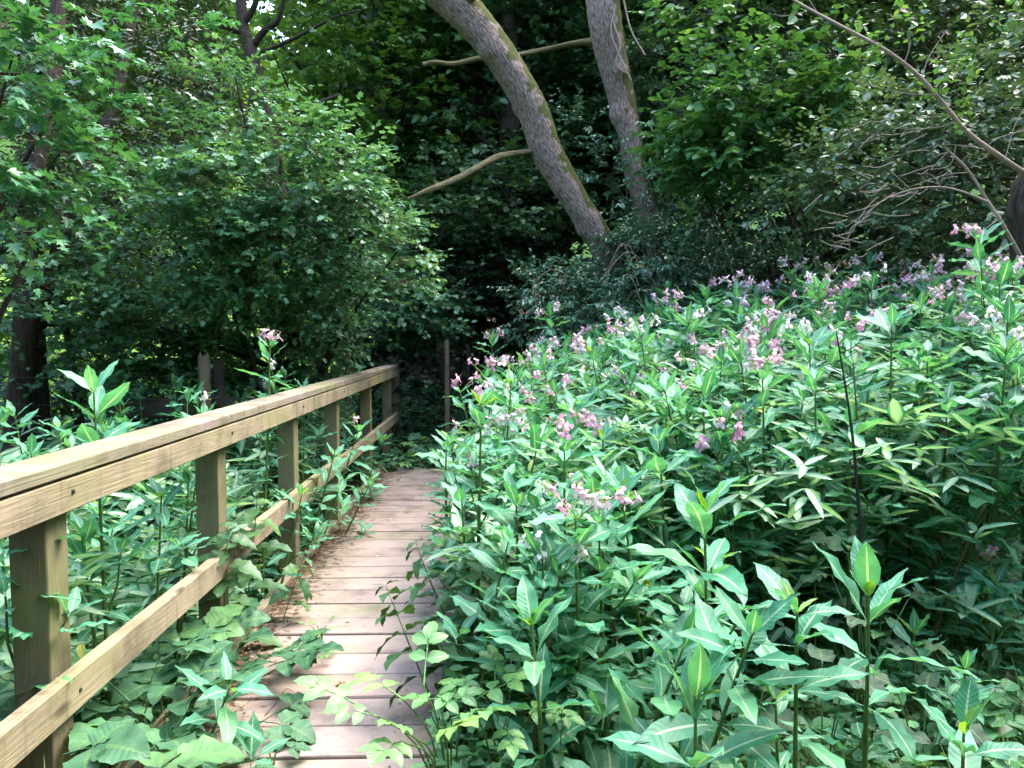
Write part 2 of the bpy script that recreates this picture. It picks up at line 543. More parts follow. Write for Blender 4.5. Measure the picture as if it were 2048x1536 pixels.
def box(mb, x0, x1, y0, y1, z0, z1, mat=0, b=0.004, jit=0.0):
    """box with small chamfers along its edges"""
    def ring(z, s):
        c = [(x0 + s + b, y0 + s), (x1 - s - b, y0 + s), (x1 - s, y0 + s + b), (x1 - s, y1 - s - b), (x1 - s - b, y1 - s), (x0 + s + b, y1 - s), (x0 + s, y1 - s - b), (x0 + s, y0 + s + b)]
        return [(x, y, z) for x, y in c]
    V = np.array(ring(z0, b) + ring(z0 + b, 0) + ring(z1 - b, 0) + ring(z1, b))
    if jit:
        V = V + R.uniform(-jit, jit, V.shape)
    F = []
    for k in range(3):
        for i in range(8):
            F.append((k * 8 + i, k * 8 + (i + 1) % 8, k * 8 + 8 + (i + 1) % 8, k * 8 + 8 + i))
    mb.add(V, F, mat=mat)
    mb.n -= 0
    base = mb.n - 32
    mb.F.append(np.array([list(range(7, -1, -1))], np.int32) + base)
    mb.RN.append(np.array([0.5], np.float32))
    mb.MI.append(np.array([mat], np.int32))
    mb.F.append(np.array([list(range(24, 32))], np.int32) + base)
    mb.RN.append(np.array([0.5], np.float32))
    mb.MI.append(np.array([mat], np.int32))
    return mb


# leaf templates for crowns: base at origin, tip +Y, length 1, folded on the midrib
def templ(half, fold=0.18, droop=0.12):
    """half: outline of the right half from base to tip (x, y); returns V, F list of two polygons"""
    h = np.array(half, float)
    k = len(h)
    base, tip = (0, 0, 0), (0, 1, -droop)
    right = [(x, y, fold * x - droop * y * y) for x, y in h]
    left = [(-x, y, fold * x - droop * y * y) for x, y in h]
    V = np.array([base, tip] + right + left)
    Fr = [0] + list(range(2, 2 + k)) + [1]
    Fl = [0, 1] + list(range(2 + 2 * k - 1, 2 + k - 1, -1))
    uv = np.stack([V[:, 0] * 0.5 + 0.5, V[:, 1]], -1)
    return V, np.array([Fr, Fl]), uv


T_OVAL = templ([(0.26, 0.25), (0.30, 0.58)])
T_ROUND = templ([(0.36, 0.12), (0.46, 0.48), (0.28, 0.82)])
T_NARROW = templ([(0.15, 0.3), (0.15, 0.65)])
T_MAPLE = templ([(0.22, -0.04), (0.52, 0.14), (0.28, 0.30), (0.50, 0.66), (0.20, 0.56)], fold=0.1)
T_HAW = templ([(0.10, 0.12), (0.44, 0.30), (0.22, 0.44), (0.42, 0.72), (0.18, 0.72)], fold=0.15)
T_HOLLY = templ([(0.24, 0.18), (0.16, 0.36), (0.28, 0.56), (0.12, 0.78)], fold=0.45, droop=0.3)
T_NEEDLE = templ([(0.07, 0.5)], fold=0.1)


def norm(a):
    return a / (np.linalg.norm(a, axis=-1, keepdims=True) + 1e-9)


def put_leaves(mb, T, pos, dirs, nrm, size, rnd, mat=0):
    """pos, dirs (tip direction), nrm (approximate normal), size arrays"""
    V, F, uv = T
    y = norm(dirs)
    x = norm(np.cross(y, nrm))
    z = np.cross(x, y)
    Mx = np.stack([x, y, z], -1)
    W = np.einsum('nij,vj->nvi', Mx, V) * size[:, None, None] + pos[:, None]
    n, v = len(pos), len(V)
    FF = (F[None] + (np.arange(n) * v)[:, None, None]).reshape(-1, F.shape[1])
    mb.add(W.reshape(-1, 3), FF, np.tile(uv, (n, 1)), np.repeat(rnd, len(F)), mat)


_K = R.normal(size=(8, 3))
_Ph = R.uniform(0, 6.28, 8)


def field(p, s):
    """cheap smooth 3-D noise, roughly -1..1"""
    q = (p @ (_K.T / s)) + _Ph
    return (np.sin(q[:, 0::2]) * np.cos(q[:, 1::2])).sum(1) / 2.0


def crown(parent, name, blobs, T, mat, leaf, density, tw=(0.25, 0.5), per=9, flat=0.5, clump=0.5, clump_s=0.35, shell=(0.45, 1.0), twigs=True, droop=0.25, minz=-0.5, leafvar=0.4, cut=-0.15, tier=0.0):
    """blobs: (centre, (rx, ry, rz), weight).  density: twigs per cubic-ish unit of surface"""
    mb = MB()
    for (c, r, wgt) in blobs:
        c = np.array(tuple(c))
        r = np.array(r, float)
        area = 4 * pi * ((r[0] * r[1]) ** 1.6 + (r[0] * r[2]) ** 1.6 + (r[1] * r[2]) ** 1.6) / 3
        area = 4 * pi * ((((r[0] * r[1]) ** 1.6 + (r[0] * r[2]) ** 1.6 + (r[1] * r[2]) ** 1.6) / 3) ** (1 / 1.6))
        n = int(area * density * wgt)
        d = norm(R.normal(size=(n, 3)))
        f = R.uniform(shell[0], shell[1], n) ** 0.7
        p = c + d * r * f[:, None]
        p += R.normal(size=p.shape) * 0.06 * r.mean()
        if tier:
            ph_ = 0.5 * tier * np.sin(p[:, 0] * 1.7 + c[0]) + 0.4 * tier * np.sin(p[:, 1] * 2.3 + c[1])
            p[:, 2] = np.round((p[:, 2] + ph_) / tier) * tier - ph_ + R.normal(size=n) * tier * 0.09
        keep = (field(p, clump_s) * clump + R.uniform(-0.4, 0.4, n) > cut) & (p[:, 2] > minz)
        p, d = p[keep], d[keep]
        n = len(p)
        if n == 0:
            continue
        dd = norm(d * r.mean() / r)
        dd = norm(dd * np.array([1, 1, 1 - flat]) + R.normal(size=(n, 3)) * 0.45 * np.array([1, 1, 0.5]) + np.array([0, 0, 0.15]))
        L = R.uniform(tw[0], tw[1], n)
        cr = R.uniform(-0.15, 0.15, n)      # brightness offset per twig
        tx = norm(np.cross(dd, np.array([0, 0, 1.0])))
        tupv = np.cross(tx, dd)
        tip = p + dd * L[:, None] + np.array([0, 0, -1.0]) * (droop * L ** 2 / tw[1])[:, None]
        if twigs:
            s = 0.0015 + 0.003 * L
            base = p - dd * (L * 0.25)[:, None]
            o1, o2 = tx * s[:, None], tupv * s[:, None]
            V = np.stack([base + o1, base - o1 * 0.5 + o2, base - o1 * 0.5 - o2, tip], 1)
            F = (np.array([[0, 1, 3], [1, 2, 3], [2, 0, 3]])[None] + (np.arange(n) * 4)[:, None, None]).reshape(-1, 3)
            mb.add(V.reshape(-1, 3), F, mat=1)
        for k in range(per):
            t = (k + 0.6 + R.uniform(-0.3, 0.3, n)) / per
            side = np.where((k + np.arange(n)) % 2 == 0, 1.0, -1.0)
            pos = p + dd * (L * t)[:, None] + np.array([0, 0, -1.0]) * (droop * (L * t) ** 2 / tw[1])[:, None]
            ld = dd * 0.55 + tx * (side * R.uniform(0.5, 1.1, n))[:, None] + R.normal(size=(n, 3)) * 0.25
            if k == per - 1:
                ld = dd + R.normal(size=(n, 3)) * 0.2
            ld[:, 2] -= R.uniform(0.0, 0.5, n)
            nr = norm(np.array([0, 0, 1.0]) + R.normal(size=(n, 3)) * 0.38)
            sz = leaf * R.uniform(1 - leafvar, 1 + leafvar, n) * (0.75 + 0.35 * np.sin(t * pi))
            rn = np.clip(0.45 + cr + field(pos, clump_s * 2) * 0.2 + R.normal(size=n) * 0.16, 0, 1)
            put_leaves(mb, T, pos, ld, nr, sz, rn, 0)
    o = mb.build(name, [M[mat], M['twig']], parent, smooth=False)
    o['kind'] = 'stuff'
    return o


def limb(parent, name, pts, rad, mat='bark_dark', sides=8, n=5, lump=0.08, seed=0, ridges=0.0, knots=()):
    p, r = smooth_path(pts, rad, n)
    return tube(MB(), p, r, sides, lump, seed=seed, ridges=ridges, knots=knots).build(name, M[mat], parent)


def blob(px, py, Y, rx, rz, ry=None, wgt=1.0):
    """a foliage mass centred where pixel (px,py) points, Y metres away, radii given in photograph pixels"""
    s = Y / FPX
    return (P(px, py, Y), (rx * s, ry if ry else (rx * s + rz * s) * 0.45, rz * s), wgt)


# ------------------------------------------------------------------ ground
def sst(a, b, x):
    t = np.clip((x - a) / (b - a), 0, 1)
    return t * t * (3 - 2 * t)


def ground_z(X, Y):
    X, Y = np.asarray(X, float), np.asarray(Y, float)
    g = -0.42 + 0.0 * X
    # bank on the far side of the deck and the shady slope behind
    far = 0.36 * sst(7.2, 8.7, Y) + 0.17 * np.maximum(0, Y - 9.0) * sst(-4.0, -1.5, X)
    far = np.minimum(far, 3.2)
    g = g + far
    # soil shoulder that laps against the deck's open edge
    sh = sst(0.55, -0.12, X) * sst(-0.45, -0.2, X)
    g = g + 0.37 * sh * (1 - sst(7.2, 8.7, Y))
    # rise of the flowery bank
    g = g + (0.10 * np.clip(Y - 2.6, 0, 6) * sst(0.1, 1.5, X) * (1 - sst(7.2, 8.7, Y))) + 0.07 * np.clip(X - 0.6, 0, 8)
    # meadow beyond the hedge
    g = g + 0.30 * sst(8, 16, Y) * sst(-2.5, -4, X)
    rr_ = np.sqrt(X ** 2 + (Y - 6) ** 2)
    g = g + 24 * sst(20, 62, rr_)          # rise added all round to close off the sky and block horizon glow
    g = g + 0.05 * np.sin(X * 2.1 + 0.7) * np.cos(Y * 1.7) + 0.03 * np.sin(X * 5.3 + Y * 4.1)
    # the boards span a dip
    under = sst(-2.2, -1.4, X) * sst(-0.1, -0.35, X) * (1 - sst(7.8, 8.6, Y))
    g = g - 0.12 * under
    return g


mb = MB()
u = np.linspace(-1, 1, 241)
gx = np.sign(u) * (np.abs(u) * 12 + np.abs(u) ** 5 * 188)
gy = 6 + np.sign(u) * (np.abs(u) * 12 + np.abs(u) ** 5 * 188)
X, Y = np.meshgrid(gx, gy)
Z = ground_z(X, Y) + R.normal(size=X.shape) * 0.008
idx = np.arange(X.size).reshape(X.shape)
F = np.stack([idx[:-1, :-1], idx[:-1, 1:], idx[1:, 1:], idx[1:, :-1]], -1).reshape(-1, 4)
mb.add(np.stack([X, Y, Z], -1).reshape(-1, 3), F)
gm, nt = newmat('woodland_ground')
g = N(nt, 'ShaderNodeNewGeometry')
n1 = N(nt, 'ShaderNodeTexNoise')
n1.inputs['Scale'].default_value = 11
n1.inputs['Detail'].default_value = 10
n1.inputs['Roughness'].default_value = 0.7
nt.links.new(g.outputs['Position'], n1.inputs['Vector'])
soil = ramp(nt, n1.outputs[0], [(0.3, (0.015, 0.010, 0.007)), (0.55, (0.045, 0.030, 0.020)), (0.72, (0.09, 0.06, 0.04))])
grassc = ramp(nt, n1.outputs[0], [(0.3, (0.05, 0.12, 0.02)), (0.7, (0.16, 0.30, 0.06))])
sx = N(nt, 'ShaderNodeSeparateXYZ')
nt.links.new(g.outputs['Position'], sx.inputs[0])
mead = math_(nt, 'MULTIPLY', ramp(nt, math_(nt, 'MULTIPLY', sx.outputs[1], 0.05), [(0.48, (0, 0, 0)), (0.56, (1, 1, 1))]), ramp(nt, math_(nt, 'MULTIPLY', sx.outputs[0], -0.1), [(0.18, (0, 0, 0)), (0.3, (1, 1, 1))]))
hillf = ramp(nt, math_(nt, 'MULTIPLY', sx.outputs[2], 0.2), [(0.75, (0, 0, 0)), (0.95, (1, 1, 1))])
colg = mix(nt, mix(nt, soil, grassc, mead), (0.03, 0.075, 0.015), hillf)
pr = N(nt, 'ShaderNodeBsdfPrincipled')
pr.inputs['Roughness'].default_value = 0.95
pr.inputs['Specular IOR Level'].default_value = 0.08
nt.links.new(colg, pr.inputs['Base Color'])
bb = N(nt, 'ShaderNodeBump')
bb.inputs['Distance'].default_value = 0.04
bb.inputs['Strength'].default_value = 0.9
nt.links.new(n1.outputs[0], bb.inputs['Height'])
nt.links.new(bb.outputs[0], pr.inputs['Normal'])
nt.links.new(pr.outputs[0], N(nt, 'ShaderNodeOutputMaterial').inputs[0])
tag(mb.build('ground', gm), kind='structure')

# ------------------------------------------------------------------ boardwalk
deck = thing('boardwalk', 'weathered pinkish plank boardwalk running beside the wooden railing', 'boardwalk', (0, 0, 0))
XL, XR = -1.215, -0.17
pitch = 0.2230
y_edges = [2.59 - pitch * 4 + pitch * k for k in range(0, 32)]
for k, y0 in enumerate(y_edges):
    if y0 > 8.45:
        break
    m_ = MB()
    xr = XR + R.uniform(-0.02, 0.03)
    box(m_, XL + 0.03 + R.uniform(-.008, .008), xr, -pitch / 2 + 0.0065, pitch / 2 - 0.0065, -0.045, R.uniform(-0.004, 0.003), b=0.004, jit=0.002)
    o = m_.build('plank', M['plank'], deck, smooth=False, loc=(0, y0 + pitch / 2, 0))
for xx in (-1.02, -0.35):
    box(MB(), xx - 0.05, xx + 0.05, 1.6, 8.6, -0.21, -0.052).build('bearer', M['old_wood_y'], deck, smooth=False)
mb = MB()
for k, y0 in enumerate(y_edges[3:24]):
    for xx in (-1.02, -0.35):
        for dy in (.05, .165):
            a_ = np.linspace(0, 2 * pi, 7)[:-1]
            c0 = np.array([xx + R.uniform(-.01, .01), y0 + dy + R.uniform(-.008, .008), .0032])
            mb.add(np.stack([c0[0] + .0045 * np.cos(a_), c0[1] + .0045 * np.sin(a_), np.full(6, c0[2] + .001)], -1), [[0, 1, 2, 3, 4, 5]])
tag(mb.build('nail_heads', M['metal'], deck), kind='stuff')
# low timber kerb along the railing side
ys = [1.6, 3.45, 5.3, 7.1, 8.75]
for a, b_ in zip(ys[:-1], ys[1:]):
    box(MB(), XL - 0.032 + R.uniform(-.004, .004), XL + 0.022, a + 0.004, b_ - 0.004, -0.09, 0.026, b=0.005, jit=0.002).build('kerb_board', M['cap'], deck, smooth=False)

# ------------------------------------------------------------------ railing
rail = thing('wooden_railing', 'sturdy pale pine handrail fence along the boardwalk', 'railing', (0, 0, 0))
XF = -1.137
post_y = [0.76, 2.06, 3.36, 4.66, 5.97, 7.62, 9.18]
for k, y in enumerate(post_y):
    m_ = MB()
    zt = 1.072
    box(m_, -0.05, 0.05, -0.052, 0.052, -0.75, zt, b=0.004, jit=0.001)
    m_.build('post', M['post'], rail, smooth=False, loc=(XF - 0.047 - 0.053, y + 0.052, 0))
# cap boards
for a, b_ in ((-0.2, 3.405), (3.411, 6.03), (6.036, 9.62)):
    L_ = b_ - a
    box(MB(), -0.0725, 0.0725, -L_ / 2, L_ / 2, 0, 0.040, b=0.004).build('cap_board', M['cap'], rail, smooth=False, loc=(XF - 0.0725, (a + b_) / 2, 1.0755))
for a, b_ in ((-0.2, 4.70), (4.706, 9.60)):
    L_ = b_ - a
    box(MB(), -0.0225, 0.0225, -L_ / 2, L_ / 2, 0, 0.089, b=0.003).build('fascia_board', M['rail'], rail, smooth=False, loc=(XF - 0.0245, (a + b_) / 2, 0.979))
for a, b_, dz, dx in ((-0.2, 3.45, 0, 0), (3.36, 6.02, 0.012, -0.050), (6.03, 9.6, -0.004, 0.0)):
    L_ = b_ - a
    if dx:
        a2 = 3.456
    box(MB(), -0.0225, 0.0225, -L_ / 2 + (0.1 if dx else 0), L_ / 2, 0, 0.102, b=0.003).build('lower_rail', M['rail'], rail, smooth=False, loc=(XF - 0.0225, (a + b_) / 2, 0.424 + dz))
for y, z in ((2.11, 1.03), (3.41, 1.03), (4.71, 1.03), (6.02, 1.03), (2.11, 0.475), (3.40, 0.475)):
    p_, r_ = smooth_path([(0, 0, 0), (0.006, 0, 0)], [0.007, 0.006], 2)
    tube(MB(), p_, r_, 8).build('bolt_head', M['metal'], rail, loc=(XF - 0.003, y, z))

# ------------------------------------------------------------------ old fence behind the hedge plants
of = thing('old_fence', 'old dark broken post and rail fence behind the balsam on the meadow side', 'fence', (0, 0, 0))


def postpx(parent, px, ytop, ybot, Y, wpx, mat='old_wood', lean=0, name='post', rnd_top=True, sides=7):
    a, b_ = P(px + lean, ytop, Y), P(px, ybot, Y)
    b_.z = min(b_.z, float(ground_z(b_.x, Y)) - 0.1)
    r = wpx * Y / FPX / 2
    pts = [b_, b_.lerp(a, 0.5) + Vector((r * 0.2, 0, 0)), a]
    p_, rr = smooth_path(pts, [r, r, r * 0.9], 5)
    m_ = MB()
    tube(m_, p_, rr, sides, lump=0.1, ridges=0.05, seed=px)
    # splintered top
    for q in range(4):
        an = q * 1.7
        c0 = a + Vector((cos(an) * r * .5, sin(an) * r * .5, -0.02))
        tube(m_, [tuple(c0), tuple(c0 + Vector((0, 0, R.uniform(0.2, 1.3) * r)))], [r * 0.4, r * 0.08], 4)
    return m_.build(name, M[mat], parent)


postpx(of, 400, 712, 850, 6.0, 27, lean=8)
postpx(of, 436, 722, 850, 6.3, 22, mat='bark_dark', lean=2)
postpx(of, 200, 800, 880, 6.4, 26, mat='bark_dark')
a, b_ = P(190, 815, 6.3), P(400, 812, 6.1)
m_ = MB()
box(m_, 0, (b_ - a).length, -0.02, 0.02, -0.075, 0.075, b=0.006, jit=0.004)
o = m_.build('rail', M['old_wood_y'], of, smooth=False, loc=a)
o.rotation_euler = (0, -0.01, math.atan2(b_.y - a.y, b_.x - a.x))
a, b_ = P(400, 800, 6.15), P(560, 835, 6.6)
m_ = MB()
box(m_, 0, (b_ - a).length, -0.02, 0.02, -0.05, 0.05, b=0.006, jit=0.004)
o = m_.build('rail', M['old_wood_y'], of, smooth=False, loc=a)
o.rotation_euler = (0, 0.13, math.atan2(b_.y - a.y, b_.x - a.x))
for yy, bl in ((806, 770), (862, 838), (752, 748)):
    pts = [P(-60, yy, 6.2), P(100, yy + 4, 6.2), P(250, yy + 3, 6.2), P(402, bl, 6.0)]
    p_, r_ = smooth_path(pts, [0.0022] * 4, 5)
    tube(MB(), p_, r_, 5).build('wire', M['wire'], of)

mf = thing('mesh_fence', 'rusty wire mesh fence on grey stakes beyond the end of the railing', 'fence', (0, 0, 0))
postpx(mf, 893, 682, 830, 8.9, 11)
postpx(mf, 790, 718, 860, 9.75, 20, sides=9)
postpx(mf, 690, 700, 800, 9.6, 15, lean=8)
postpx(mf, 936, 690, 830, 9.6, 7, mat='bark_dark')
mw = MB()
A, B_ = P(797, 745, 9.7), P(940, 745, 9.3)
zb, zt = 0.0, P(893, 705, 9).z
for k in range(20):
    t = k / 19
    q = A.lerp(B_, t)
    tube(mw, [(q.x, q.y, zb), (q.x, q.y, zt)], [0.0009] * 2, 3, cap=False)
for k in range(8):
    z = zb + (zt - zb) * k / 7
    tube(mw, [(A.x, A.y, z), (B_.x, B_.y, z)], [0.0009] * 2, 3, cap=False)
o = mw.build('wire_mesh', M['wire'], mf)
o['kind'] = 'stuff'

# ------------------------------------------------------------------ the two big stems
t1 = thing('leaning_tree', 'tall mossy barked tree leaning far over from the holly thicket', 'tree', P(1235, 640, 9.0))
t1.location = (0, 0, 0)
trunk_pts = [(1262, 720, 9.2), (1238, 590, 9.1), (1205, 490, 9.0), (1150, 400, 8.9), (1098, 310, 8.8), (1062, 215, 8.7), (1020, 140, 8.6), (975, 75, 8.5), (915, 10, 8.4), (850, -50, 8.3), (760, -120, 8.2), (640, -230, 8.0)]
limb(t1, 'trunk', [P(*q) for q in trunk_pts], [.19, .165, .155, .152, .168, .172, .178, .18, .195, .195, .18, .13], 'bark', sides=44, n=14, lump=0.06, ridges=0.03, knots=[(2.6, 1.2, .05, .09), (3.9, 4.0, .04, .07), (3.2, 2.6, .045, .06), (4.6, .6, .05, .08), (1.7, 3.2, .035, .06), (5.3, 2.0, .05, .09)])
limb(t1, 'branch', [P(1062, 303, 8.75), P(1000, 312, 8.5), P(950, 338, 8.35), P(905, 362, 8.3), P(862, 378, 8.2), P(815, 398, 8.1)], [.034, .038, .033, .034, .029, .012], 'bark_mossy', sides=12, n=7, lump=0.15, ridges=0.09)
limb(t1, 'snag', [P(872, 372, 8.25), P(868, 360, 8.2)], [.02, .006], 'bark_mossy', sides=5)
limb(t1, 'branch', [P(915, 10, 8.4), P(990, -60, 8.0), P(1080, -160, 7.6)], [.09, .07, .05], 'bark', sides=8)
crown(t1, 'crown', [((-2.6, 11.6, 8.2), (2.0, 1.6, 1.1), 1.0)], T_OVAL, 'beech', 0.13, 14, tw=(0.4, 0.8), per=8, twigs=False)

t2 = thing('upright_tree', 'tall upright grey barked tree rising through the holly right of the leaning trunk', 'tree', (0, 0, 0))
limb(t2, 'trunk', [P(*q) for q in [(1330, 720, 9.3), (1315, 560, 9.35), (1296, 440, 9.4), (1272, 350, 9.4), (1262, 280, 9.4), (1243, 200, 9.4), (1225, 120, 9.3), (1209, 40, 9.2), (1200, -40, 9.2), (1190, -160, 9.1), (1180, -330, 9.0)]], [.155, .135, .13, .135, .14, .158, .172, .19, .195, .17, .13], 'bark', sides=44, n=14, lump=0.06, ridges=0.03, seed=3, knots=[(2.3, 1.0, .05, .07), (3.0, 3.6, .06, .08), (3.5, 5.0, .04, .06), (1.9, 2.2, .04, .06)])
limb(t2, 'branch', [P(1195, 80, 9.25), P(1140, 88, 9.5), P(1085, 100, 9.7), P(1020, 112, 9.7), P(955, 117, 9.6), P(905, 128, 9.5), P(870, 124, 9.4), P(846, 130, 9.4)], [.042, .034, .030, .028, .028, .026, .022, .032], 'bark_mossy', sides=10, n=6, lump=0.2, ridges=0.12)
limb(t2, 'branch', [P(1215, -20, 9.2), P(1290, -100, 8.8), P(1380, -200, 8.4)], [.10, .08, .05], 'bark', sides=8)
for k, q in enumerate([[(1232, 10), (1222, 60), (1238, 110), (1262, 160)], [(1225, 40), (1240, 90), (1232, 130), (1256, 148)], [(1245, -10), (1262, 60), (1290, 110)]]):
    limb(t2, 'ivy_stem', [P(x, y, 9.0) for x, y in q], [.011, .010, .009, .006][:len(q)], 'bark_pale', sides=5, lump=0.2)
crown(t2, 'crown', [((2.6, 11.6, 8.0), (2.6, 1.8, 1.1), 1.0)], T_OVAL, 'beech', 0.13, 14, tw=(0.4, 0.8), per=8, twigs=False)

# ------------------------------------------------------------------ crowns, near ones first


def tree(name, label, cat, base, height, rad, blobs, T, mat, leaf, density, limbs=8, bark='bark_dark', group=None, crown_name='crown', trunk=None, **kw):
    t = thing(name, label, cat, (0, 0, 0), 0, group)
    b0 = Vector(base)
    b0.z = float(ground_z(b0.x, b0.y)) - 0.15
    if trunk:
        limb(t, 'trunk', trunk[0], trunk[1], bark, sides=10, lump=0.1, ridges=0.03)
        top = Vector(trunk[0][-1])
        mid = Vector(trunk[0][len(trunk[0]) // 2])
    else:
        top = b0 + Vector((R.uniform(-.3, .3), R.uniform(-.2, .2), height))
        mid = b0.lerp(top, 0.5) + Vector((R.uniform(-.12, .12), 0, 0))
        limb(t, 'trunk', [b0, mid, top], [rad, rad * 0.8, rad * 0.4], bark, sides=10, lump=0.1, ridges=0.03)
    for k in range(limbs):
        c, r, _w = blobs[k % len(blobs)]
        s = b0.lerp(mid, 0.6) if k % 2 else mid.lerp(top, R.uniform(0, 0.8))
        d = Vector([R.uniform(-.8, .8) * q for q in r])
        e = Vector(c) + d
        m1 = s.lerp(e, 0.5) + Vector((R.uniform(-.15, .15), R.uniform(-.15, .15), R.uniform(0.0, .3)))
        limb(t, 'branch', [s, m1, e], [rad * 0.35, rad * 0.2, 0.006], bark, sides=6, n=4)
    crown(t, crown_name, blobs, T, mat, leaf, density, **kw)
    return t


# field maple sprays, far left
tree('field_maple', 'bright green field maple overhanging at far left', 'tree', P(-160, 800, 5.2), 3.4, 0.10,
     [blob(0, 130, 4.6, 110, 80, 0.4), blob(90, 60, 4.9, 120, 40, .4, .6), blob(20, 270, 4.5, 90, 90, .4), blob(100, 330, 4.7, 70, 60, .3, .8), blob(0, 430, 4.3, 50, 60, .3, .7), blob(130, 410, 4.8, 60, 35, .3, .6), blob(150, 190, 5.0, 60, 35, .3, .5), blob(330, 30, 5.6, 80, 25, .4, .35)],
     T_MAPLE, 'maple', 0.070, 75, tier=0.16, limbs=7, tw=(0.18, 0.42), per=9, flat=0.4, clump_s=0.2, clump=0.8, cut=-0.1, droop=0.5)
# hawthorn mass left of centre
tree('hawthorn', 'large pale green hawthorn thicket spreading over the far end of the railing', 'tree', P(560, 850, 7.4), 2.6, 0.09,
     [blob(450, 200, 6.4, 90, 55, .5, .9), blob(400, 280, 6.5, 90, 50, .5, .7), blob(520, 270, 6.3, 90, 60, .5), blob(600, 320, 6.2, 110, 55, .5), blob(480, 380, 6.2, 130, 60, .6), blob(650, 400, 6.2, 130, 65, .6), blob(380, 460, 6.1, 130, 50, .6, .8), blob(560, 480, 6.3, 150, 60, .6), blob(720, 460, 6.5, 100, 55, .5), blob(780, 520, 6.9, 60, 70, .4),
      blob(440, 560, 6.5, 120, 45, .6, .8), blob(620, 570, 6.7, 150, 50, .6), blob(450, 640, 6.9, 110, 50, .6), blob(330, 640, 7.0, 100, 45, .6), blob(260, 420, 6.6, 80, 60, .5, .7), blob(590, 720, 7.6, 110, 35, .5), blob(640, 630, 7.2, 100, 45, .5), blob(420, 730, 7.4, 100, 40, .5, .8), blob(300, 560, 6.3, 80, 45, .5, .7), blob(560, 650, 6.9, 90, 45, .5), blob(690, 320, 6.4, 50, 50, .3, .7)],
     T_HAW, 'hawthorn', 0.056, 120, tier=0.20, limbs=14, tw=(0.15, 0.4), per=10, flat=0.55, clump_s=0.24, clump=1.0, cut=-0.12, droop=0.2)
# light upright new shoots on the hawthorn
hs = bpy.data.objects['hawthorn']
for k, (px, py) in enumerate([(455, 95), (620, 220), (662, 240), (632, 212), (700, 330), (500, 150), (270, 330), (720, 340), (560, 225), (590, 215), (640, 250), (250, 310)]):
    a0, a1 = P(px - 8, py + 75, 6.1), P(px + R.uniform(-12, 12), py, 6.1)
    m_ = MB()
    pp, rr_ = smooth_path([a0, a0.lerp(a1, .5) + Vector((R.uniform(-.02, .02), 0, 0)), a1], [.003, .0022, .001], 4)
    tube(m_, pp, rr_, 4, mat=1)
    n2 = 16
    tt = np.linspace(.1, 1, n2)
    c0 = np.array(a0)[None] * (1 - tt[:, None]) + np.array(a1)[None] * tt[:, None]
    an = np.arange(n2) * 2.4
    put_leaves(m_, T_HAW, c0, np.stack([np.cos(an), np.sin(an), np.full(n2, .4)], -1), norm(np.array([0, 0, 1.]) + R.normal(size=(n2, 3)) * .3), .035 * (1.3 - .7 * tt), R.uniform(.6, 1, n2))
    o = m_.build('shoot', [M['sunny'], M['twig']], hs, smooth=False)
    o['kind'] = 'stuff'
# dark hedge bush lower left: see-through
tree('hedge_maple', 'dark see-through hedge bush between the old fence and the meadow', 'shrub', P(170, 900, 6.9), 2.4, 0.05,
     [blob(110, 620, 6.6, 170, 110, .6, .8), blob(300, 660, 6.9, 150, 100, .6, .9), blob(150, 760, 6.9, 150, 90, .5, .55), blob(480, 700, 7.2, 120, 60, .5, .8), blob(330, 860, 6.8, 170, 60, .5, .8), blob(60, 850, 7.2, 120, 70, .5, .8), blob(200, 690, 7.3, 180, 60, .6, .8), blob(330, 760, 7.2, 150, 60, .6, .6), blob(20, 520, 6.4, 100, 120, .6, .8), blob(230, 510, 6.6, 90, 80, .5, .7)],
     T_MAPLE, 'hawthorn', 0.058, 85, tier=0.22, limbs=10, tw=(0.2, 0.45), per=9, flat=0.6, clump_s=0.25, clump=0.8, cut=-0.05)
# yew twin trunk
ty = thing('yew_tree', 'dark yew with two thick trunks behind the old wire fence', 'tree', (0, 0, 0))
limb(ty, 'trunk', [P(28, 960, 6.6), P(40, 800, 6.6), P(48, 660, 6.6), P(60, 400, 6.7), P(110, 100, 6.9), P(120, -100, 7)], [.11, .10, .09, .08, .07, .05], 'bark_dark', sides=12, ridges=0.04)
limb(ty, 'trunk', [P(85, 960, 6.8), P(82, 800, 6.8), P(80, 640, 6.8), P(150, 400, 7.0), P(230, 200, 7.2), P(280, -60, 7.4)], [.08, .07, .06, .06, .05, .04], 'bark_dark', sides=10, ridges=0.04)
crown(ty, 'crown', [blob(250, 120, 7.4, 190, 160, .8), blob(120, 330, 7.2, 200, 120, .8), blob(330, 260, 7.4, 120, 120, .7), blob(60, 520, 7.2, 150, 100, .6, .7), blob(30, -10, 7.5, 200, 120, .8), blob(300, 440, 8.2, 150, 80, .6), blob(500, 520, 8.6, 150, 90, .6), blob(250, 600, 8.2, 160, 60, .6, .8), blob(560, 640, 9, 120, 50, .6), blob(430, 330, 8.0, 120, 70, .6)],
      T_NARROW, 'yew', 0.06, 75, tw=(0.2, 0.5), per=12, flat=0.3, clump_s=0.4, clump=0.7, cut=-0.3)

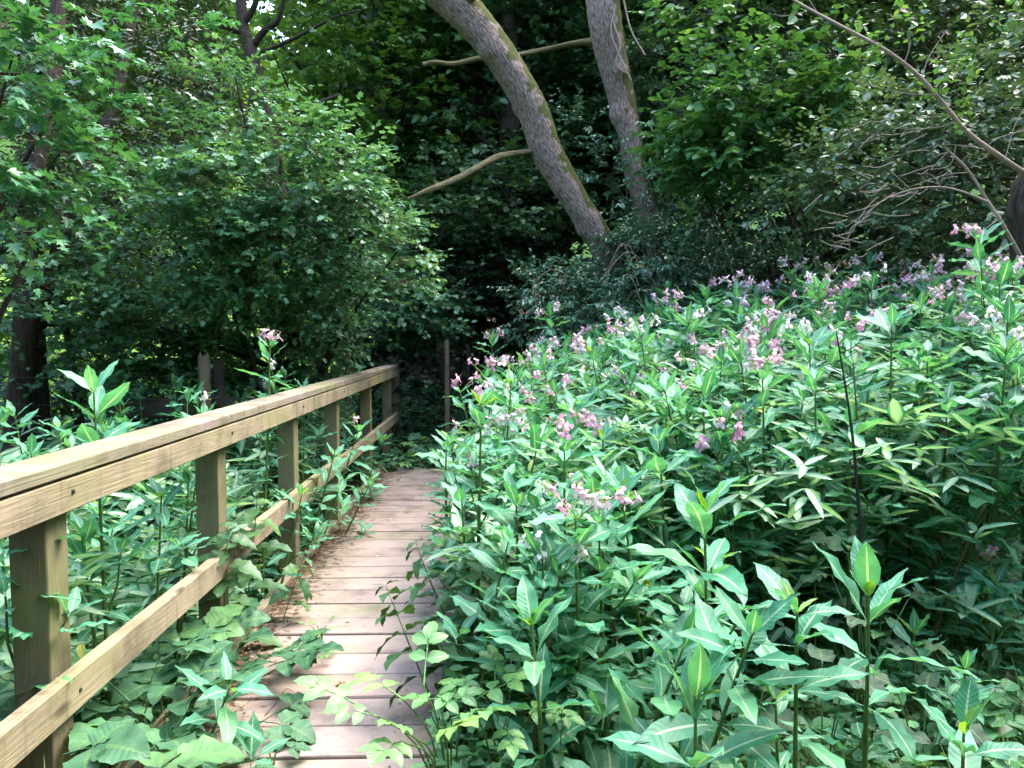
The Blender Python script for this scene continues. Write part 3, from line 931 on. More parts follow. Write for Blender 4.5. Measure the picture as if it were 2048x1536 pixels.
# dark crooked tree with light behind, upper left
tk = thing('crooked_tree', 'dark crooked tree forking against the sunlit leaves', 'tree', (0, 0, 0))
tp = [P(560, 420, 9.6), P(535, 230, 9.6), P(512, 160, 9.6), P(500, 95, 9.6), P(486, 55, 9.6), P(480, -40, 9.6), P(470, -140, 9.5)]
limb(tk, 'trunk', tp, [.11, .10, .09, .085, .07, .06, .05], 'bark_dark', sides=10, ridges=0.06)
for q, r in (([(503, 95), (530, 60), (556, 40), (572, -20), (600, -90)], .045), ([(500, 70), (452, 52), (432, 20), (420, -50)], .045), ([(512, 140), (470, 130), (440, 150), (425, 185)], .03), ([(508, 110), (560, 90), (620, 60), (668, 35), (720, 20)], .03), ([(486, 50), (510, 10), (520, -40)], .04), ([(452, 52), (400, 60), (350, 90)], .028), ([(540, 250), (600, 220), (680, 190)], .03), ([(520, 180), (470, 230), (430, 300)], .03)):
    limb(tk, 'branch', [P(x, y, 9.6 - 0.1 * i) for i, (x, y) in enumerate(q)], [r * (1 - 0.17 * i) for i in range(len(q))], 'bark_dark', sides=7, lump=0.15)
crown(tk, 'crown', [blob(470, -110, 9.8, 200, 90, .9, .8), blob(650, 60, 9.8, 90, 80, .6, .35), blob(350, 40, 9.8, 90, 70, .6, .4)], T_OVAL, 'beech', 0.07, 40, tw=(0.2, 0.5), per=8, clump=0.7)

# shady beeches in the middle
bm = [blob(1020, 260, 13, 220, 150, 1.2), blob(780, 420, 13, 160, 60, 1.0, .7), blob(900, 420, 13, 230, 120, 1.2), blob(1120, 120, 12.5, 150, 140, 1.2), blob(1180, 330, 12.5, 140, 120, 1.1)]
tree('beech_tree', 'shaded beech with tiered dark branches between the hawthorn and the leaning trunk', 'tree', P(900, 800, 13.0), 8, 0.20, bm, T_ROUND, 'beech', 0.10, 34, tier=0.42, limbs=14, tw=(0.35, 0.8), per=9, flat=0.85, clump_s=0.5, clump=0.8, cut=-0.25, droop=0.1)
tree('hazel_clump', 'dark multi-stemmed hazel under the mossy dead branch', 'tree', P(1000, 700, 11.2), 3.6, 0.06,
     [blob(900, 440, 10.8, 120, 50, .8, .9), blob(1050, 420, 10.8, 120, 60, .8, .8), blob(960, 350, 11, 140, 40, .8, .6), blob(1100, 500, 10.6, 80, 50, .6, .7), blob(720, 400, 10, 60, 50, .5, .6)],
     T_ROUND, 'beech', 0.08, 50, tier=0.3, limbs=12, tw=(0.25, 0.55), per=8, flat=0.9, clump_s=0.35, clump=0.8, cut=-0.1)
tree('lime_tree', 'sunlit yellow green tree with thin dark twigs left of the leaning trunk', 'tree', P(640, 760, 13.5), 7, 0.12,
     [blob(620, 110, 12.5, 110, 70, .9), blob(760, 170, 12.3, 120, 90, .9), blob(690, 290, 12.6, 110, 70, .9), blob(860, 60, 12.6, 110, 70, .9), blob(840, 270, 12.6, 90, 70, .8, .8), blob(730, 30, 12.4, 120, 50, .9)],
     T_MAPLE, 'sunny', 0.12, 17, limbs=22, tw=(0.35, 0.8), per=8, flat=0.85, clump_s=0.45, clump=0.9, cut=-0.05, droop=0.1)
tree('low_hawthorn', 'low pale green hawthorn branches reaching out beyond the end of the railing', 'shrub', P(700, 800, 10.4), 1.6, 0.05,
     [blob(740, 615, 9.9, 110, 40, .6), blob(850, 620, 9.9, 80, 30, .6), blob(680, 670, 10.2, 120, 35, .6), blob(790, 680, 10.4, 80, 32, .5), blob(620, 730, 10.0, 110, 35, .6), blob(770, 560, 10.2, 80, 45, .5), blob(870, 660, 10.6, 50, 25, .4)],
     T_HAW, 'hawthorn', 0.082, 62, tier=.26, limbs=8, tw=(0.2, 0.5), per=9, flat=0.7, clump=.9, clump_s=.3, cut=-.12)
tree('hollow_shade_bush', 'leafy bush coloured near black for the shade of the hollow beyond the end of the boards', 'shrub', P(960, 800, 11.5), 2.6, 0.05,  # near-black leaf colour stands in for the deep shade of the hollow
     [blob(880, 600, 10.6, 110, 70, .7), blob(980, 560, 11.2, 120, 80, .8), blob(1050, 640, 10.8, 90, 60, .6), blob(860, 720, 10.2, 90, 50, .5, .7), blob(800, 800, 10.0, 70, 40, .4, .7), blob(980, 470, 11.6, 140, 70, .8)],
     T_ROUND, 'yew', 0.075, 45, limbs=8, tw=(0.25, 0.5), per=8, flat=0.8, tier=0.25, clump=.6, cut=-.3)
# dark trunks deep in the shade
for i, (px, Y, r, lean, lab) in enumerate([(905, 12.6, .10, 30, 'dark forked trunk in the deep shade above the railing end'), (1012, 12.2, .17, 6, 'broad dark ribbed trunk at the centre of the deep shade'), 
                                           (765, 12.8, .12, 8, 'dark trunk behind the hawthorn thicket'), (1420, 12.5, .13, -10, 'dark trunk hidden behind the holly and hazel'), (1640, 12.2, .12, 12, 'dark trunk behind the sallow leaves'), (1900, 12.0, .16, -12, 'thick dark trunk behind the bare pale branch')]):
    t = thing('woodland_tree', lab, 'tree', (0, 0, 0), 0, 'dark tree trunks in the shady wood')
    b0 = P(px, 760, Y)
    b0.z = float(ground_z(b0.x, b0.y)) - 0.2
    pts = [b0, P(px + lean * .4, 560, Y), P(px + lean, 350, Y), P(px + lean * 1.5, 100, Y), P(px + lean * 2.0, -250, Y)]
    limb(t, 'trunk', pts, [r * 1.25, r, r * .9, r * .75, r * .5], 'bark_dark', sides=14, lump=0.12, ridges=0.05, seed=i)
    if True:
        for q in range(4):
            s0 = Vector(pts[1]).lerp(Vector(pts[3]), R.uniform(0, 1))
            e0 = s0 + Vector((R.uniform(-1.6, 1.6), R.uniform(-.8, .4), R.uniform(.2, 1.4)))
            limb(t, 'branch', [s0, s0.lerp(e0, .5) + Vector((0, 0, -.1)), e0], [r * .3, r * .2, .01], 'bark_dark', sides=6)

# holly thicket round the trunks
hb = [blob(1310, 500, 8.8, 80, 45, .3, .8), blob(1340, 370, 9.3, 50, 70, .3, .5), blob(1340, 260, 9.2, 60, 90, .3, .6), blob(1440, 430, 9.0, 110, 60, .4, .6), blob(1200, 600, 8.5, 130, 55, .5), blob(1110, 580, 8.4, 90, 55, .5, .6), blob(1330, 530, 8.6, 140, 90, .7), blob(1450, 590, 8.4, 120, 80, .6), blob(1250, 650, 8.3, 180, 60, .6), blob(1380, 430, 9.2, 80, 60, .35, .6), blob(1215, 350, 9.5, 50, 60, .3, .4), blob(1560, 570, 8.3, 110, 70, .6, .8), blob(1240, 400, 9.0, 25, 40, .2, .4), blob(1080, 640, 8.6, 60, 50, .4, .5), blob(1150, 270, 9.3, 60, 60, .3, .3)]
tree('holly_bush', 'glossy dark holly thicket around the feet of the two big trunks', 'shrub', P(1290, 760, 8.8), 1.9, 0.05, hb, T_HOLLY, 'holly', 0.058, 115, limbs=14, tw=(0.12, 0.32), per=10, flat=0.1, clump_s=0.18, clump=0.9, cut=-0.05, droop=0.0, crown_name='crown')
# pale arching dead stems in the holly
ds = thing('dead_brambles', 'tangle of bare pale arching stems in front of the holly', 'dead stems', (0, 0, 0))
for k in range(14):
    px = R.uniform(1060, 1440)
    py = R.uniform(560, 680)
    Yy = R.uniform(7.7, 8.3)
    a = P(px, py, Yy)
    dx = R.uniform(-150, 150)
    b1 = P(px + dx * .5, py - R.uniform(20, 90), Yy)
    c1 = P(px + dx, py - R.uniform(-40, 60), Yy)
    limb(ds, 'stem', [a, b1, c1], [.0035, .003, .0015], 'bark_pale', sides=4, n=5)

# hazel with bright sprays right of the upright trunk
tree('hazel', 'hazel with bright lime green sprays beside the upright trunk', 'tree', P(1600, 760, 8.6), 3.2, 0.06,
     [blob(1490, 215, 7.6, 130, 28, .6), blob(1600, 150, 7.4, 110, 26, .5, .9), blob(1420, 135, 7.8, 80, 20, .4, .6), blob(1400, 290, 7.8, 90, 24, .4, .9), blob(1500, 290, 7.6, 150, 30, .5, .9), blob(1370, 345, 7.9, 70, 16, .3, .7), blob(1640, 210, 7.5, 110, 30, .5, .8), blob(1450, 340, 7.7, 100, 20, .4, .6), blob(1550, 90, 7.9, 80, 22, .4, .5), blob(1390, 20, 8.2, 70, 30, .4, .5)],
     T_ROUND, 'hazel', 0.080, 62, tier=0.2, limbs=10, tw=(0.25, 0.5), per=9, flat=0.8, clump_s=0.25, clump=0.8, cut=-0.1, droop=0.2)
# sallow, upper right
tree('sallow_bush', 'grey green sallow with oval leaves filling the upper corner beside the bare branch', 'shrub', P(2200, 760, 6.6), 3.0, 0.09,
     [blob(1900, 230, 6.3, 190, 110, .6), blob(1760, 330, 6.6, 170, 90, .6), blob(1950, 380, 6.1, 150, 110, .6), blob(1640, 400, 6.9, 110, 70, .5, .7), blob(1850, 470, 6.4, 140, 70, .5, .8), blob(2020, 480, 6, 80, 60, .5, .7), blob(1850, 90, 6.6, 120, 70, .5, .18), blob(2010, 130, 6.2, 90, 80, .5, .3), blob(1900, 560, 6.6, 160, 50, .5, .5)],
     T_OVAL, 'sallow', 0.066, 70, limbs=12, tw=(0.18, 0.42), per=10, flat=0.4, clump_s=0.22, clump=0.8, cut=-0.08, droop=0.15)
# understory of dark leaves behind the hazel
tree('understorey_bush', 'dark leafy understorey bush in the shade behind the sallow', 'shrub', P(1700, 760, 9.6), 3.4, 0.08,
     [blob(1500, 420, 9.8, 220, 90, .8), blob(1750, 480, 9.4, 220, 90, .8), blob(1650, 330, 10, 260, 100, .8), blob(1950, 350, 9.4, 200, 150, .8), blob(1420, 130, 10.4, 200, 120, .8), blob(1700, 90, 10.2, 250, 120, .8), blob(1980, 60, 9.8, 200, 130, .8), blob(1600, 610, 9.4, 250, 60, .6, .6), blob(1900, 600, 9, 220, 60, .6, .6)],
     T_OVAL, 'beech', 0.085, 42, tier=0.35, limbs=14, tw=(0.25, 0.6), per=9, flat=0.7, clump_s=0.35, clump=0.7, cut=-0.2)

# long bare branch and dead drooping branch at the right edge
bt = thing('broken_tree', 'dark broken stump sending out long bare pale branches', 'tree', (0, 0, 0))
limb(bt, 'trunk', [P(2085, 760, 5.2), P(2070, 560, 5.2), P(2050, 470, 5.2), P(2035, 410, 5.2), P(2060, 340, 5.2), P(2100, 250, 5.3)], [.10, .09, .065, .055, .05, .03], 'bark_dark', sides=30, n=10, lump=0.45, ridges=0.16, knots=[(.25, 3, .05, .04), (.5, 2.2, .05, .03), (.65, 4, .04, .03)])
limb(bt, 'branch', [P(x, y, Y) for x, y, Y in [(2055, 350, 5.1), (2010, 320, 5.0), (1935, 265, 4.95), (1880, 200, 4.9), (1830, 145, 4.85), (1770, 100, 4.8), (1700, 62, 4.8), (1640, 30, 4.8), (1590, 2, 4.8), (1540, -30, 4.8)]], [.018, .017, .0155, .0145, .013, .012, .0105, .0085, .007, .005], 'bark_pale', sides=8, n=5)
limb(bt, 'branch', [P(x, y, Y) for x, y, Y in [(2040, 510, 5.1), (2000, 440, 5.0), (1975, 402, 5.0), (1935, 340, 4.95), (1890, 295, 4.9), (1888, 285, 4.9)]], [.0125, .012, .010, .008, .006, .005], 'bark_pale', sides=7, n=5)
limb(bt, 'branch', [P(x, y, 4.95) for x, y in [(1978, 405), (1930, 385), (1880, 374), (1820, 380), (1760, 405), (1715, 450)]], [.008, .007, .006, .005, .004, .002], 'bark_pale', sides=6, n=5)
twl = [[(1815, 62), (1818, 100)], [(1808, 128), (1820, 90), (1818, 60)], [(1843, 155), (1860, 110), (1890, 65)], [(1858, 130), (1880, 112)], [(1613, 23), (1570, 32), (1548, 28)], [(1646, 42), (1625, 10), (1600, -30)], [(1870, 190), (1820, 188), (1770, 178), (1700, 160)], [(1910, 245), (1870, 255), (1810, 258), (1762, 245)],
       [(1968, 298), (1930, 292), (1880, 290), (1800, 310), (1750, 318), (1715, 295), (1697, 262)], [(1860, 255), (1800, 268), (1740, 268), (1700, 255)], [(1755, 395), (1730, 420), (1700, 470), (1668, 505)], [(1790, 385), (1740, 420), (1712, 440), (1690, 455)], [(1820, 378), (1790, 350), (1780, 340)], [(1770, 400), (1735, 415), (1690, 428)], [(1740, 430), (1700, 460), (1700, 500)], [(1880, 374), (1870, 355), (1850, 345)],
       [(1745, 425), (1780, 432), (1820, 430)], [(1912, 290), (1900, 330), (1860, 340)], [(1935, 345), (1890, 350), (1830, 370)], [(2048, 260), (2000, 275), (1975, 290)], [(2010, 320), (2030, 250), (2060, 200)], [(1995, 440), (1960, 470), (1950, 520)], [(1700, 500), (1680, 492), (1664, 490)]]
for k in range(46):
    x0, y0 = [(1700 + 30 * R.normal(), 450 + 30 * R.normal()), (1800 + 50 * R.normal(), 380 + 15 * R.normal()), (1780 + 60 * R.normal(), 280 + 25 * R.normal()), (1920 + 40 * R.normal(), 330 + 40 * R.normal())][k % 4]
    a_ = R.uniform(2.3, 4.2)
    l_ = R.uniform(25, 75)
    twl.append([(x0, y0), (x0 + cos(a_) * l_ * .5, y0 - sin(a_) * l_ * .3 + 3), (x0 + cos(a_) * l_, y0 - sin(a_) * l_ * .5 + R.uniform(-6, 16))])
for q in twl:
    limb(bt, 'twig', [P(x, y, 4.85 + 0.02 * i) for i, (x, y) in enumerate(q)], [max(.0012, .0032 - .0006 * i) for i in range(len(q))], 'bark_pale', sides=5, n=4)
m_ = MB()
for (px, py, n_) in [(1800, 30, 7), (1700, 70, 5), (1735, 85, 6), (1890, 160, 7), (1930, 110, 9), (1870, 200, 5), (1925, 225, 9), (2020, 15, 7), (1940, 150, 6), (1845, 40, 8), (2005, 60, 6), (1760, 95, 4)]:
    c0 = np.array(P(px, py, 4.85))
    n2 = n_ * 3
    off = np.stack([R.uniform(-.05, .05, n2), R.uniform(-.08, .08, n2), R.uniform(-.12, .12, n2)], -1)
    put_leaves(m_, T_OVAL, c0 + off, norm(R.normal(size=(n2, 3)) + np.array([0, 0, .4])), norm(np.array([0, 0, 1.]) + R.normal(size=(n2, 3)) * .4), R.uniform(.035, .06, n2), R.uniform(.4, 1, n2))
o = m_.build('leaves', M['hazel'], bt, smooth=False)
o['kind'] = 'stuff'

# ------------------------------------------------------------------ woodland beyond, one mass
wb = []
for px, py, Y, rx, rz, wg in [(1300, 0, 14, 260, 200, 1), (1600, 100, 14, 300, 200, 1), (1900, 0, 14, 300, 220, 1), (2000, 350, 13, 250, 200, 1), (1500, 400, 14, 300, 200, 1), (1250, 400, 14, 250, 250, 1), (1000, 0, 16, 250, 200, .9), (1000, 350, 17, 300, 230, 1), (780, 450, 17, 250, 200, 1), (1700, 620, 12.5, 350, 130, 1), (1300, 650, 13, 250, 120, .8), (2150, 100, 12, 250, 300, 1), (980, 640, 16.5, 200, 110, 1), (900, 700, 17, 260, 70, 1), (700, 100, 18, 300, 200, .5)]:
    wb.append(blob(px, py, Y, rx, rz, 1.6, wg))
o = crown(None, 'woodland_foliage', wb, T_ROUND, 'beech', 0.17, 9.0, tw=(0.4, 0.9), per=9, flat=0.85, clump_s=0.7, clump=0.6, cut=-0.3, twigs=False)
o.name = 'woodland_foliage'
tag(o, 'dense shaded woodland foliage filling the depth behind the trees')
# sunlit foliage beyond, upper left and over the meadow
wb = [blob(520, 60, 22, 330, 170, 1.5), blob(250, 120, 24, 330, 200, 1.5), blob(820, 100, 22, 230, 130, 1.5, .7), blob(0, 300, 24, 300, 260, 1.5), blob(400, 420, 24, 350, 200, 1.5), blob(100, 600, 24, 300, 100, 1.5), blob(480, 640, 25, 300, 90, 1.5), blob(150, 10, 22, 300, 150, 1.5)]
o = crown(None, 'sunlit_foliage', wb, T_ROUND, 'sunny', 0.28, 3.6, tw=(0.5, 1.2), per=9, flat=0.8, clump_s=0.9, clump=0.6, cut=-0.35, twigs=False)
tag(o, 'sunlit yellow green foliage on the far side of the meadow')
# unseen leaf masses overhead, beyond and behind, added to shade the wood and railing
cb = []
for (x, y, z, rx, ry, rz) in [(1, 14, 8.5, 5, 4, 1.2), (7, 12, 8, 4, 5, 1.5), (10, 6, 7, 3, 5, 2.5), (2.0, 14.0, 8.5, 2.8, 2.0, 1.2), (-.5, 13.5, 6.5, 1.6, 1.6, 1.2), (4, 18, 9, 8, 4, 2), (-9, 3, 6.5, 2.2, 4, 1.5), (9, 0, 7, 3, 4, 3), (0, -6, 5, 6, 2, 3), (0, -3.6, 3.0, 7, 1.6, 3.4), (-6.5, -2, 3, 3, 3, 3.5), (0, 16.5, 6, 5, 2, 2.5)]:
    cb.append(((x, y, z), (rx, ry, rz), 1.0))
o = crown(None, 'shading_canopy', cb, T_ROUND, 'beech', 0.25, 2.9, tw=(0.5, 1.1), per=9, flat=0.8, clump_s=1.0, clump=0.5, cut=-0.45, twigs=False)
tag(o, 'unseen leaf canopy added above and behind to shade the wood')
for o in bpy.data.objects:
    if o.name.startswith(('woodland_foliage', 'sunlit_foliage', 'shading_canopy')):
        o['kind'] = 'stuff'

# ------------------------------------------------------------------ close-up leaves (shared meshes)
def leafmesh(name, width, mat, seg=7, arch=0.18, droop=0.35, fold=0.25, wave=0.03, serr=0.0, peak=0.45, sharp=1.0, pet=0.12, phase=0.0, twist=0.0):
    """one leaf blade with its stalk: along +Y, length 1, cupped, arched and drooping"""
    ts = [0.0, pet] + [pet + (1 - pet) * (k / seg) for k in range(1, seg)] + [1.0]
    xs = (-1, -0.5, 0, 0.5, 1)
    V, UV = [], []
    for i, t in enumerate(ts):
        q = max(0, (t - pet) / (1 - pet))
        if i == 0:
            wd = 0.010
        elif i == 1:
            wd = 0.016
        else:
            e1, e2 = (.8, 1.15) if peak > .44 else (.5, .8)
            qm = e1 / (e1 + e2)
            wd = (q ** e1 * max(0, 1 - q) ** e2) / (qm ** e1 * (1 - qm) ** e2)
            wd = wd * width * (1 + (serr if i % 2 else -serr))
        for x in xs:
            xx = x * wd
            z = arch * t - droop * t * t + abs(x) * wd * fold + wave * sin(q * 16 + phase + (x > 0) * 1.3) * abs(x) * (i > 1)
            xo = twist * q * q
            V.append((xx + xo, t * (1 - 0.12 * droop), z + xx * twist * 0.8))
            UV.append((x * 0.5 + 0.5, q))
    # tip closes to a point
    F = []
    for i in range(len(ts) - 1):
        for j in range(4):
            a = i * 5 + j
            F.append((a, a + 1, a + 6, a + 5))
    return MB().add(V, F, UV).mesh(name, M[mat])


BL = [leafmesh('balsam_leaf', R.uniform(.135, .18), 'balsam', arch=R.uniform(.05, .25), droop=R.uniform(.0, .45), fold=R.uniform(.0, .25), wave=R.uniform(.015, .05), peak=.5, phase=R.uniform(0, 6), twist=R.uniform(-.12, .12), pet=R.uniform(.1, .18)) for _ in range(12)]
BY = [leafmesh('young_leaf', R.uniform(.125, .165), 'balsam_young', arch=.1, droop=R.uniform(-.15, .2), fold=R.uniform(.3, .6), wave=.015, peak=.5, phase=k, pet=.06) for k in range(4)]
BIG = [leafmesh('broad_leaf', R.uniform(.145, .175), 'balsam', seg=9, arch=R.uniform(.1, .3), droop=R.uniform(.1, .35), fold=R.uniform(.1, .35), wave=.03, peak=.5, phase=k, pet=.1, serr=.02) for k in range(5)]
BD = [leafmesh('dock_leaf', R.uniform(.24, .30), 'dock', seg=8, arch=.1, droop=R.uniform(.2, .6), fold=R.uniform(0, .2), wave=.07, peak=.4, phase=k, pet=.1) for k in range(4)]
BN = [leafmesh('nettle_leaf', R.uniform(.24, .28), 'nettle', seg=12, arch=.1, droop=R.uniform(.4, .8), fold=.2, wave=.03, serr=.11, peak=.3, phase=k, pet=.12) for k in range(4)]
BYL = leafmesh('yellow_leaf', .2, 'yellow', arch=.1, droop=.5, fold=.2, pet=.1)


def compound(name, mat, spots, size, width, seg=13, serr=.05, peak=.4):
    """one leaf of several leaflets on a stalk; spots: (t along the stalk, side angle, size)"""
    mb = MB()
    tube(mb, [(0, 0, 0), (0, .3, .05), (0, .62, .04)], [.012, .010, .006], 5)
    for (t, ang, s) in spots:
        L0 = leafmesh('tmp', width, mat, seg=seg, arch=.15, droop=.35, fold=.2, wave=.035, serr=serr, peak=peak, pet=.04, phase=ang)
        n = len(L0.vertices)
        v = np.zeros(n * 3)
        L0.vertices.foreach_get('co', v)
        v = v.reshape(-1, 3) * s
        ca, sa = cos(ang), sin(ang)
        v = np.stack([v[:, 0] * ca + v[:, 1] * sa, -v[:, 0] * sa + v[:, 1] * ca, v[:, 2]], -1) + np.array([0, t, .05])
        f = [tuple(p.vertices) for p in L0.polygons]
        uv = np.zeros((n, 2))
        for lp, d in zip(L0.loops, L0.uv_layers[0].data):
            uv[lp.vertex_index] = d.uv
        mb.add(v, f, uv)
        bpy.data.meshes.remove(L0)
    return mb.mesh(name, M[mat])


TRI = [compound('bramble_leaf', 'bramble', [(.5, 0, .62), (.42, 1.2, .55), (.42, -1.2, .55)], 1, .36, peak=.4), compound('bramble_leaf', 'bramble', [(.5, .1, .66), (.4, 1.1, .56), (.4, -1.3, .55)], 1, .38, peak=.42)]
PIN = [compound('elder_leaf', 'elder', [(.62, 0, .36), (.55, 1.0, .32), (.55, -1.0, .32), (.3, 1.2, .30), (.3, -1.2, .30)], 1, .30, seg=6, serr=.03), compound('elder_leaf', 'elder', [(.64, .1, .34), (.58, 1.1, .30), (.56, -.9, .33), (.32, 1.3, .32), (.34, -1.1, .30)], 1, .30, seg=6, serr=.03)]

# stems: unit height, a few bends; the node positions follow the same curve
STEMS = []
for k in range(8):
    ax, ay, ph = R.uniform(-.05, .05), R.uniform(-.05, .05), R.uniform(0, 6)
    fn = (lambda t, ax=ax, ay=ay, ph=ph: Vector((ax * sin(2.2 * t + ph) - ax * sin(ph), ay * sin(2.7 * t + ph) - ay * sin(ph), t)))
    ms = []
    for mat in ('stem', 'stem_red', 'dark_stem'):
        pts = [fn(t) for t in np.linspace(0, 1, 9)]
        ms.append(tube(MB(), [tuple(p) for p in pts], np.interp(np.linspace(0, 1, 9), [0, .6, 1], [.0088, .0062, .0028]) * (1 + .12 * (np.arange(9) % 2)), 6).mesh('stem', M[mat]))
    STEMS.append((fn, ms))


SIDE = tube(MB(), [(0, 0, 0), (0.02, 0, .5), (0, 0, 1)], [.005, .004, .003], 5).mesh('side_stem', M['stem'])


def flower_mesh(mat):
    mb = MB()
    # pouch: a deep cup narrowing to a hooked spur
    rings = [(0.0, .40), (.25, .46), (.55, .36), (.85, .14), (1.0, .03)]
    V, F = [], []
    for i, (t, r) in enumerate(rings):
        for j in range(7):
            a = 2 * pi * j / 7
            V.append((cos(a) * r, -t * .9 - .05, sin(a) * r - t * t * .35))
    for i in range(4):
        for j in range(7):
            F.append((i * 7 + j, i * 7 + (j + 1) % 7, i * 7 + 7 + (j + 1) % 7, i * 7 + 7 + j))
    mb.add(V, F, mat=1)
    # hood and two lower wings
    def petal(cx, cz, ax, az, w_, l_):
        V = [(cx, 0, cz), (cx + ax * l_ * .5 - az * w_, .16, cz + az * l_ * .5 + ax * w_), (cx + ax * l_ * .5 + az * w_, .16, cz + az * l_ * .5 - ax * w_), (cx + ax * l_ + R.uniform(-.1, .1), .42, cz + az * l_), (cx + ax * l_ * .8 - az * w_ * .8, .36, cz + az * l_ * .8 + ax * w_ * .8), (cx + ax * l_ * .8 + az * w_ * .8, .36, cz + az * l_ * .8 - ax * w_ * .8)]
        mb.add(V, [(0, 1, 4, 3), (0, 3, 5, 2)], mat=0)
    petal(0, .25, 0, 1, .42, .75)
    petal(-.15, -.2, -.45, -.9, .38, 1.05)
    petal(.15, -.2, .45, -.9, .38, 1.05)
    return mb.mesh('flower', [M[mat], M['pale' if mat != 'white' else 'white']])


FLW = {c: [flower_mesh(c), flower_mesh(c)] for c in ('pink', 'pale', 'white')}
BUD = MB()
for k in range(3):
    a = k * 2.1
    c0 = np.array([cos(a) * .3, sin(a) * .3, 0])
    tube(BUD, [tuple(c0), tuple(c0 + [0, 0, .5]), tuple(c0 + [0, 0, 1.0])], [.1, .28, .05], 6)
BUD = BUD.mesh('bud', M['bud'])
STALK = []
for k in range(5):
    pts = [Vector((0, 0, 0)), Vector((0, .35, .5)), Vector((0, .75, .85)), Vector((0, 1.0, 1.0))]
    mb = MB()
    p_, r_ = smooth_path(pts, [.022, .018, .014, .01], 3)
    tube(mb, p_, r_, 5)
    heads = []
    for j in range(8):
        a = j * 2.4 + k
        s0 = Vector((0, .72 + .035 * j, .80 + .025 * j))
        e0 = s0 + Vector((cos(a) * .26, sin(a) * .26, R.uniform(-.22, .28)))
        tube(mb, [tuple(s0), tuple(s0.lerp(e0, .5) + Vector((0, 0, .06))), tuple(e0)], [.008, .007, .006], 4)
        heads.append(e0)
    STALK.append((mb.mesh('flower_stalk', M['bud']), heads))


def child(name, me, parent, loc, yaw, pitch_, roll, sc):
    o = bpy.data.objects.new(name, me)
    o.parent = parent
    o.location = loc
    o.rotation_mode = 'ZXY'
    o.rotation_euler = (pitch_, roll, 0)
    o.rotation_mode = 'XYZ'
    o.rotation_euler = (Matrix.Rotation(yaw, 3, 'Z') @ Matrix.Rotation(pitch_, 3, 'X') @ Matrix.Rotation(roll, 3, 'Y')).to_euler()
    o.scale = (sc, sc, sc)
    C.objects.link(o)
    return o


def lean_to(root, tx, ty, tz):
    v = Vector((tx, ty, tz)) - root.location
    root.rotation_euler = (v.to_track_quat('Z', 'Y')).to_euler()


